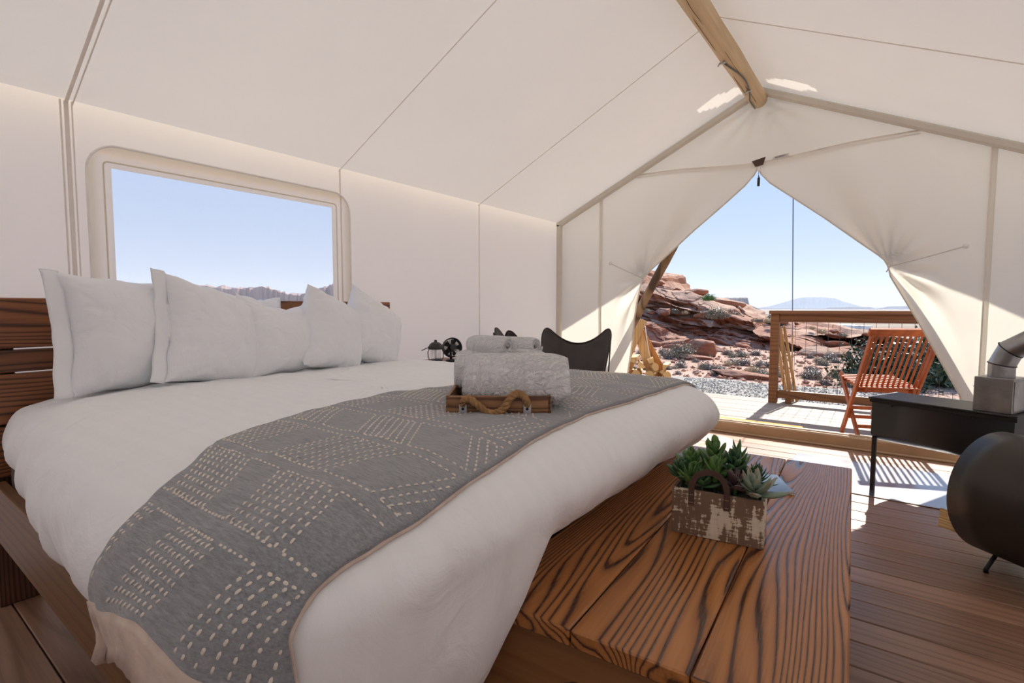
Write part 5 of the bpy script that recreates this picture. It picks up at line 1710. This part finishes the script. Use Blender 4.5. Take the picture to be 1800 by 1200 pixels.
for i in range(46):
    x = rnd.uniform(-13, .2); tier = rnd.random()
    if tier < .45: y = crest_y(x) - rnd.uniform(.2, 1.6); z = gz(x, y); s_ = rnd.uniform(.15, .5)
    elif tier < .8: y = crest_y(x) + rnd.uniform(2.0, 3.2); z = min(crest(x), lerp(.98, .70, sstep(-10, -2, x))) - .02; s_ = rnd.uniform(.2, .6)
    else: y = crest_y(x) + rnd.uniform(4.8, 6); z = crest(x) - .1; s_ = rnd.uniform(.2, .6)
    if x > -1.5: s_ *= .6
    if x > -5.6 and tier >= .45: s_ *= .45
    o = link(bpy.data.objects.new('rock', rnd.choice(bms)), oc); o.location = (x, y, z + s_ * .12)
    o.rotation_euler = (rnd.uniform(-.2, .2), rnd.uniform(-.1, .35), rnd.uniform(0, 6.3)); o.scale = (s_ * rnd.uniform(.8, 1.7), s_ * rnd.uniform(.7, 1.2), s_ * rnd.uniform(.6, 1.1))
# named large boulders
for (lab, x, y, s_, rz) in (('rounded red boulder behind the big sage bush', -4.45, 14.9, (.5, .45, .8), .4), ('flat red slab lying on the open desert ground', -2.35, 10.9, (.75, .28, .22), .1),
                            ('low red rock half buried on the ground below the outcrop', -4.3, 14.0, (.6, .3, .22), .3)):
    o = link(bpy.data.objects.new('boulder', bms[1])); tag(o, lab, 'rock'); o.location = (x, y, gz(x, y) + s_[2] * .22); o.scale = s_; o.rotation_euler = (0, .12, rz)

# desert shrubs
def shrub_mesh(seed, mat_tw, mat_lf, n=260, r_=1.0, leafy=.5):
    rnd_ = random.Random(seed); m = MB(); lf = []
    for i in range(n):
        az = rnd_.uniform(0, 2 * PI); el = math.acos(rnd_.uniform(.05, 1)); L = r_ * rnd_.uniform(.55, 1.0)
        d = Vector((math.sin(el) * math.cos(az), math.sin(el) * math.sin(az), math.cos(el) * .85))
        b = Vector((rnd_.uniform(-.12, .12), rnd_.uniform(-.12, .12), 0)); t = b + d * L
        s_ = d.cross(Vector((rnd_.uniform(-1, 1), rnd_.uniform(-1, 1), rnd_.uniform(-1, 1)))).normalized() * .016 * r_
        s2 = d.cross(s_).normalized() * .016 * r_
        m.add([b + s_, b - s_, b + s2, t], [(0, 1, 3), (1, 2, 3), (2, 0, 3)])
        for _ in range(7):
            p = b + d * L * rnd_.uniform(.4, 1.0) + Vector((rnd_.uniform(-1, 1), rnd_.uniform(-1, 1), rnd_.uniform(-1, 1))) * .08
            q = Vector((rnd_.uniform(-1, 1), rnd_.uniform(-1, 1), rnd_.uniform(-.5, 1))).normalized() * .085 * r_
            s3 = q.cross(d).normalized() * .026 * r_ if q.cross(d).length > .001 else s_
            lf.append((p, q, s3))
    k0 = len(m.f)
    for p, q, s3 in lf: m.add([p - s3, p + s3, p + q], [(0, 1, 2)])
    me = m.mesh('shrub', mat_tw); me.materials.append(mat_lf)
    for i in range(k0, len(me.polygons)): me.polygons[i].material_index = 1
    return me
SH = {'grey': shrub_mesh(1, M['sage'], M['sage']), 'brown': shrub_mesh(2, M['sage'], M['sagegreen']), 'dry': shrub_mesh(3, M['drygrass'], M['drygrass'], 200), 'green': shrub_mesh(4, M['greenbush'], M['greenbush'], 300), 'jun': shrub_mesh(5, M['juniper'], M['juniper'], 420)}
def shrub(kind, x, y, z, s_, label, group=None, name='shrub'):
    o = link(bpy.data.objects.new(name, SH[kind])); o.location = (x, y, z); o.scale = (s_, s_, s_ * 1.15); o.rotation_euler = (0, 0, random.uniform(0, 6.3))
    return tag(o, label, 'shrub', group)
shrub('brown', -4.65, 14.0, gz(-4.65, 14.0), .55, 'large pale sage bush growing against the rounded boulder')
shrub('green', -5.6, 19.9, 1.38, .34, 'bright green bush on top of the red outcrop')
shrub('brown', -5.2, 19.3, .72, .55, 'dry bush on the ledge below the green bush')
shrub('jun', -3.55, 21.5, .45, .55, 'small dark tree silhouetted beside the distant mesa', name='small_tree')
shrub('jun', -.1, 11.2, gz(-.1, 11.2), 1.0, 'dark juniper seen through the chair slats', name='juniper')
shrub('jun', .9, 12.4, gz(.9, 12.4), 1.2, 'dark juniper half hidden behind the door flap', name='juniper')
rnd = random.Random(21)
placed = 0
for i in range(400):
    if placed >= 110: break
    y = lerp(10.6, 16.6, rnd.random() ** .8); x = rnd.uniform(-.50, .06) * y + rnd.uniform(-.3, .3)
    if rnd.random() > (.45 + .5 * sstep(9, 14, y)): continue
    kd = rnd.choice(('grey', 'grey', 'brown', 'dry', 'grey'))
    s_ = rnd.uniform(.10, .25) * (1.1 if kd != 'dry' else .8)
    lab = {'grey': 'grey-brown twiggy shrub scattered on the red ground', 'brown': 'olive-brown twiggy shrub scattered on the red ground', 'dry': 'straw-coloured dry grass tuft on the red ground'}[kd]
    fx_ = -.5954 * x + .8034 * y; upx = 900 + 905 * (.8034 * x + .5954 * y) / fx_
    fx_ = -.5954 * x + .8034 * y; fx_ = max(fx_, .1); fx_ = (-.5954) * x + .8034 * y
    side_ = 'left of the railing post' if upx < 1350 else 'behind the railing wires'
    band_ = 'close to the gravel strip' if y < 11 else ('half way to the outcrop' if y < 14 else 'at the foot of the outcrop')
    lab = lab.replace('scattered on the red ground', '').replace('on the red ground', '').strip() + ' ' + band_ + ', ' + side_
    shrub(kd, x, y, gz(x, y) - .02, s_, lab, {'grey': 'grey shrubs on the desert ground', 'brown': 'olive shrubs on the desert ground', 'dry': 'dry grass tufts on the desert ground'}[kd] + ' ' + band_ + ', ' + side_); placed += 1
for i in range(16):
    x = rnd.uniform(-11, -1); shrub('dry' if i % 2 else 'brown', x, crest_y(x) + rnd.uniform(1.6, 2.6), min(crest(x), lerp(.98, .70, sstep(-10, -2, x))) - .02, rnd.uniform(.15, .28), ('straw-coloured' if i % 2 else 'olive') + ' tuft growing on the sandstone ledge ' + ('left of the green bush' if x < -7 else 'below the green bush' if x < -4.2 else 'near the railing'), 'dry tufts on the sandstone ledges')

# far mesas and mountain; each a ridge with cliff and talus
def ridge(name, label, pts, depth, mat, base, seed, rough=.1, cat='mesa'):
    m = MB(); n = 220
    def fn(u, v):
        x, y, h = 0, 0, 0
        s_ = u * (len(pts) - 1); i = min(int(s_), len(pts) - 2); f = s_ - i
        p = Vector(pts[i]).lerp(Vector(pts[i + 1]), f)
        H_ = p.z - base
        out = Vector((p.x, p.y, 0)).normalized()
        L = H_ if H_ > 0 else 0
        prof_ = [(-1.9, 0), (-1.2, .18), (-.6, .42), (-.35, .55), (-.30, .95), (0, 1.0), (.6, 1.0), (2, 0)]
        t = v * (len(prof_) - 1); k_ = min(int(t), len(prof_) - 2); g = t - k_
        o = lerp(prof_[k_][0], prof_[k_ + 1][0], g); h = lerp(prof_[k_][1], prof_[k_ + 1][1], g)
        gul = nz(u * 46, seed) * .55 + nz(u * 130, seed + 4) * .25
        q = Vector((p.x, p.y, 0)) + out * (o + gul * (1 - abs(h - .5)) * .8) * H_ * depth
        return (q.x, q.y, base + H_ * h * (1 + rough * nz(u * 60, v * 6, seed)))
    m.grid(fn, n, 21, smooth=False)
    o = m.build(name, mat); return tag(o, label, cat)
def dirp(u, d, ypx):
    r_ = (u - 900) / 905; return ((-.5954 + .8034 * r_) * d, (.8034 + .5954 * r_) * d, 1.1 + (541 - ypx) / 907 * d)
ridge('mesa', 'long pale mesa ridge seen through the side window', [dirp(u, 2600, y) for u, y in ((-60, 512), (60, 508), (150, 506), (200, 505), (240, 503), (262, 501), (285, 497), (330, 498), (380, 503), (420, 506), (440, 506), (470, 504), (486, 509), (505, 515), (528, 517), (550, 511), (572, 504), (590, 497), (650, 492), (760, 500))], 1.2, M['mesa'], -25, 3)
ridge('mesa', 'flat-topped blue mesa with a steep end beyond the outcrop', [dirp(u, 3800, y) for u, y in ((1150, 524), (1200, 524), (1260, 523), (1300, 522.5), (1313, 522.5), (1316, 535), (1330, 541), (1345, 549))], .6, M['mesa'], -45, 8, .03)
ridge('mountain', 'faint broad mountain on the horizon beyond the railing', [dirp(u, 14000, y) for u, y in ((1310, 543), (1350, 538), (1375, 531), (1397, 524), (1412, 521.5), (1440, 521), (1466, 523), (1480, 529), (1498, 534), (1512, 538), (1530, 540), (1650, 542))], .8, M['mesa'], -60, 11, .02, 'mountain')
ridge('mesa', 'low blue mesa on the horizon line behind the railing', [dirp(u, 9000, y) for u, y in ((1200, 541), (1350, 541.5), (1450, 542), (1456, 540), (1500, 539), (1530, 539.5), (1538, 543), (1560, 538), (1620, 537), (1800, 538))], .6, M['mesa'], -60, 14, .01)
# settlement in the valley
rnd = random.Random(9)
for i, (u, yp, wd) in enumerate(((1470, 580, 16), (1486, 579.5, 20), (1500, 581, 9), (1521, 582, 9))):
    d = 18.3 * 905 / (yp - 541); x, y, _ = dirp(u, d, 541)
    m = MB(); m.box((0, 0, 2.0), (wd * d / 905, 12, 4.0)); m.box((0, 0, 4.2), (wd * d / 905 + .6, 12.8, .4)); o = m.build('far_building', M['valleywhite'])
    o.location = (x, y, gz(x, y)); o.rotation_euler = (0, 0, math.radians(30))
    tag(o, 'tiny white low building on the distant valley floor', 'building', 'white buildings on the valley floor')
for i in range(5):
    u = 1501 + i * 4.4; d = 18.3 * 905 / 40.5; x, y, _ = dirp(u, d, 541)
    o = link(bpy.data.objects.new('far_tree', SH['green'])); o.location = (x, y, gz(x, y)); o.scale = (1.6, 1.6, 3.0); tag(o, 'tiny green tree beside the white valley buildings', 'tree', 'green trees in the valley')

# haze: thin air scattering in front of the far land only
def haze(name, c, d):
    t = NT('desert_haze')
    v = t.n('VolumeScatter', {'Color': (.66, .80, 1.0, 1), 'Density': .00006, 'Anisotropy': 0.0}).outputs[0]
    t.t.links.new(v, t.out.inputs['Volume'])
    m = MB(); m.box(c, d); o = m.build(name, t.m); o['kind'] = 'stuff'; o['label'] = 'thin blue haze over the distant desert'; o['category'] = 'haze'
    return o
haze('haze', (0, 8350, 200), (22000, 16000, 640))
haze('haze', (-8350, -1000, 200), (16000, 2600, 640))
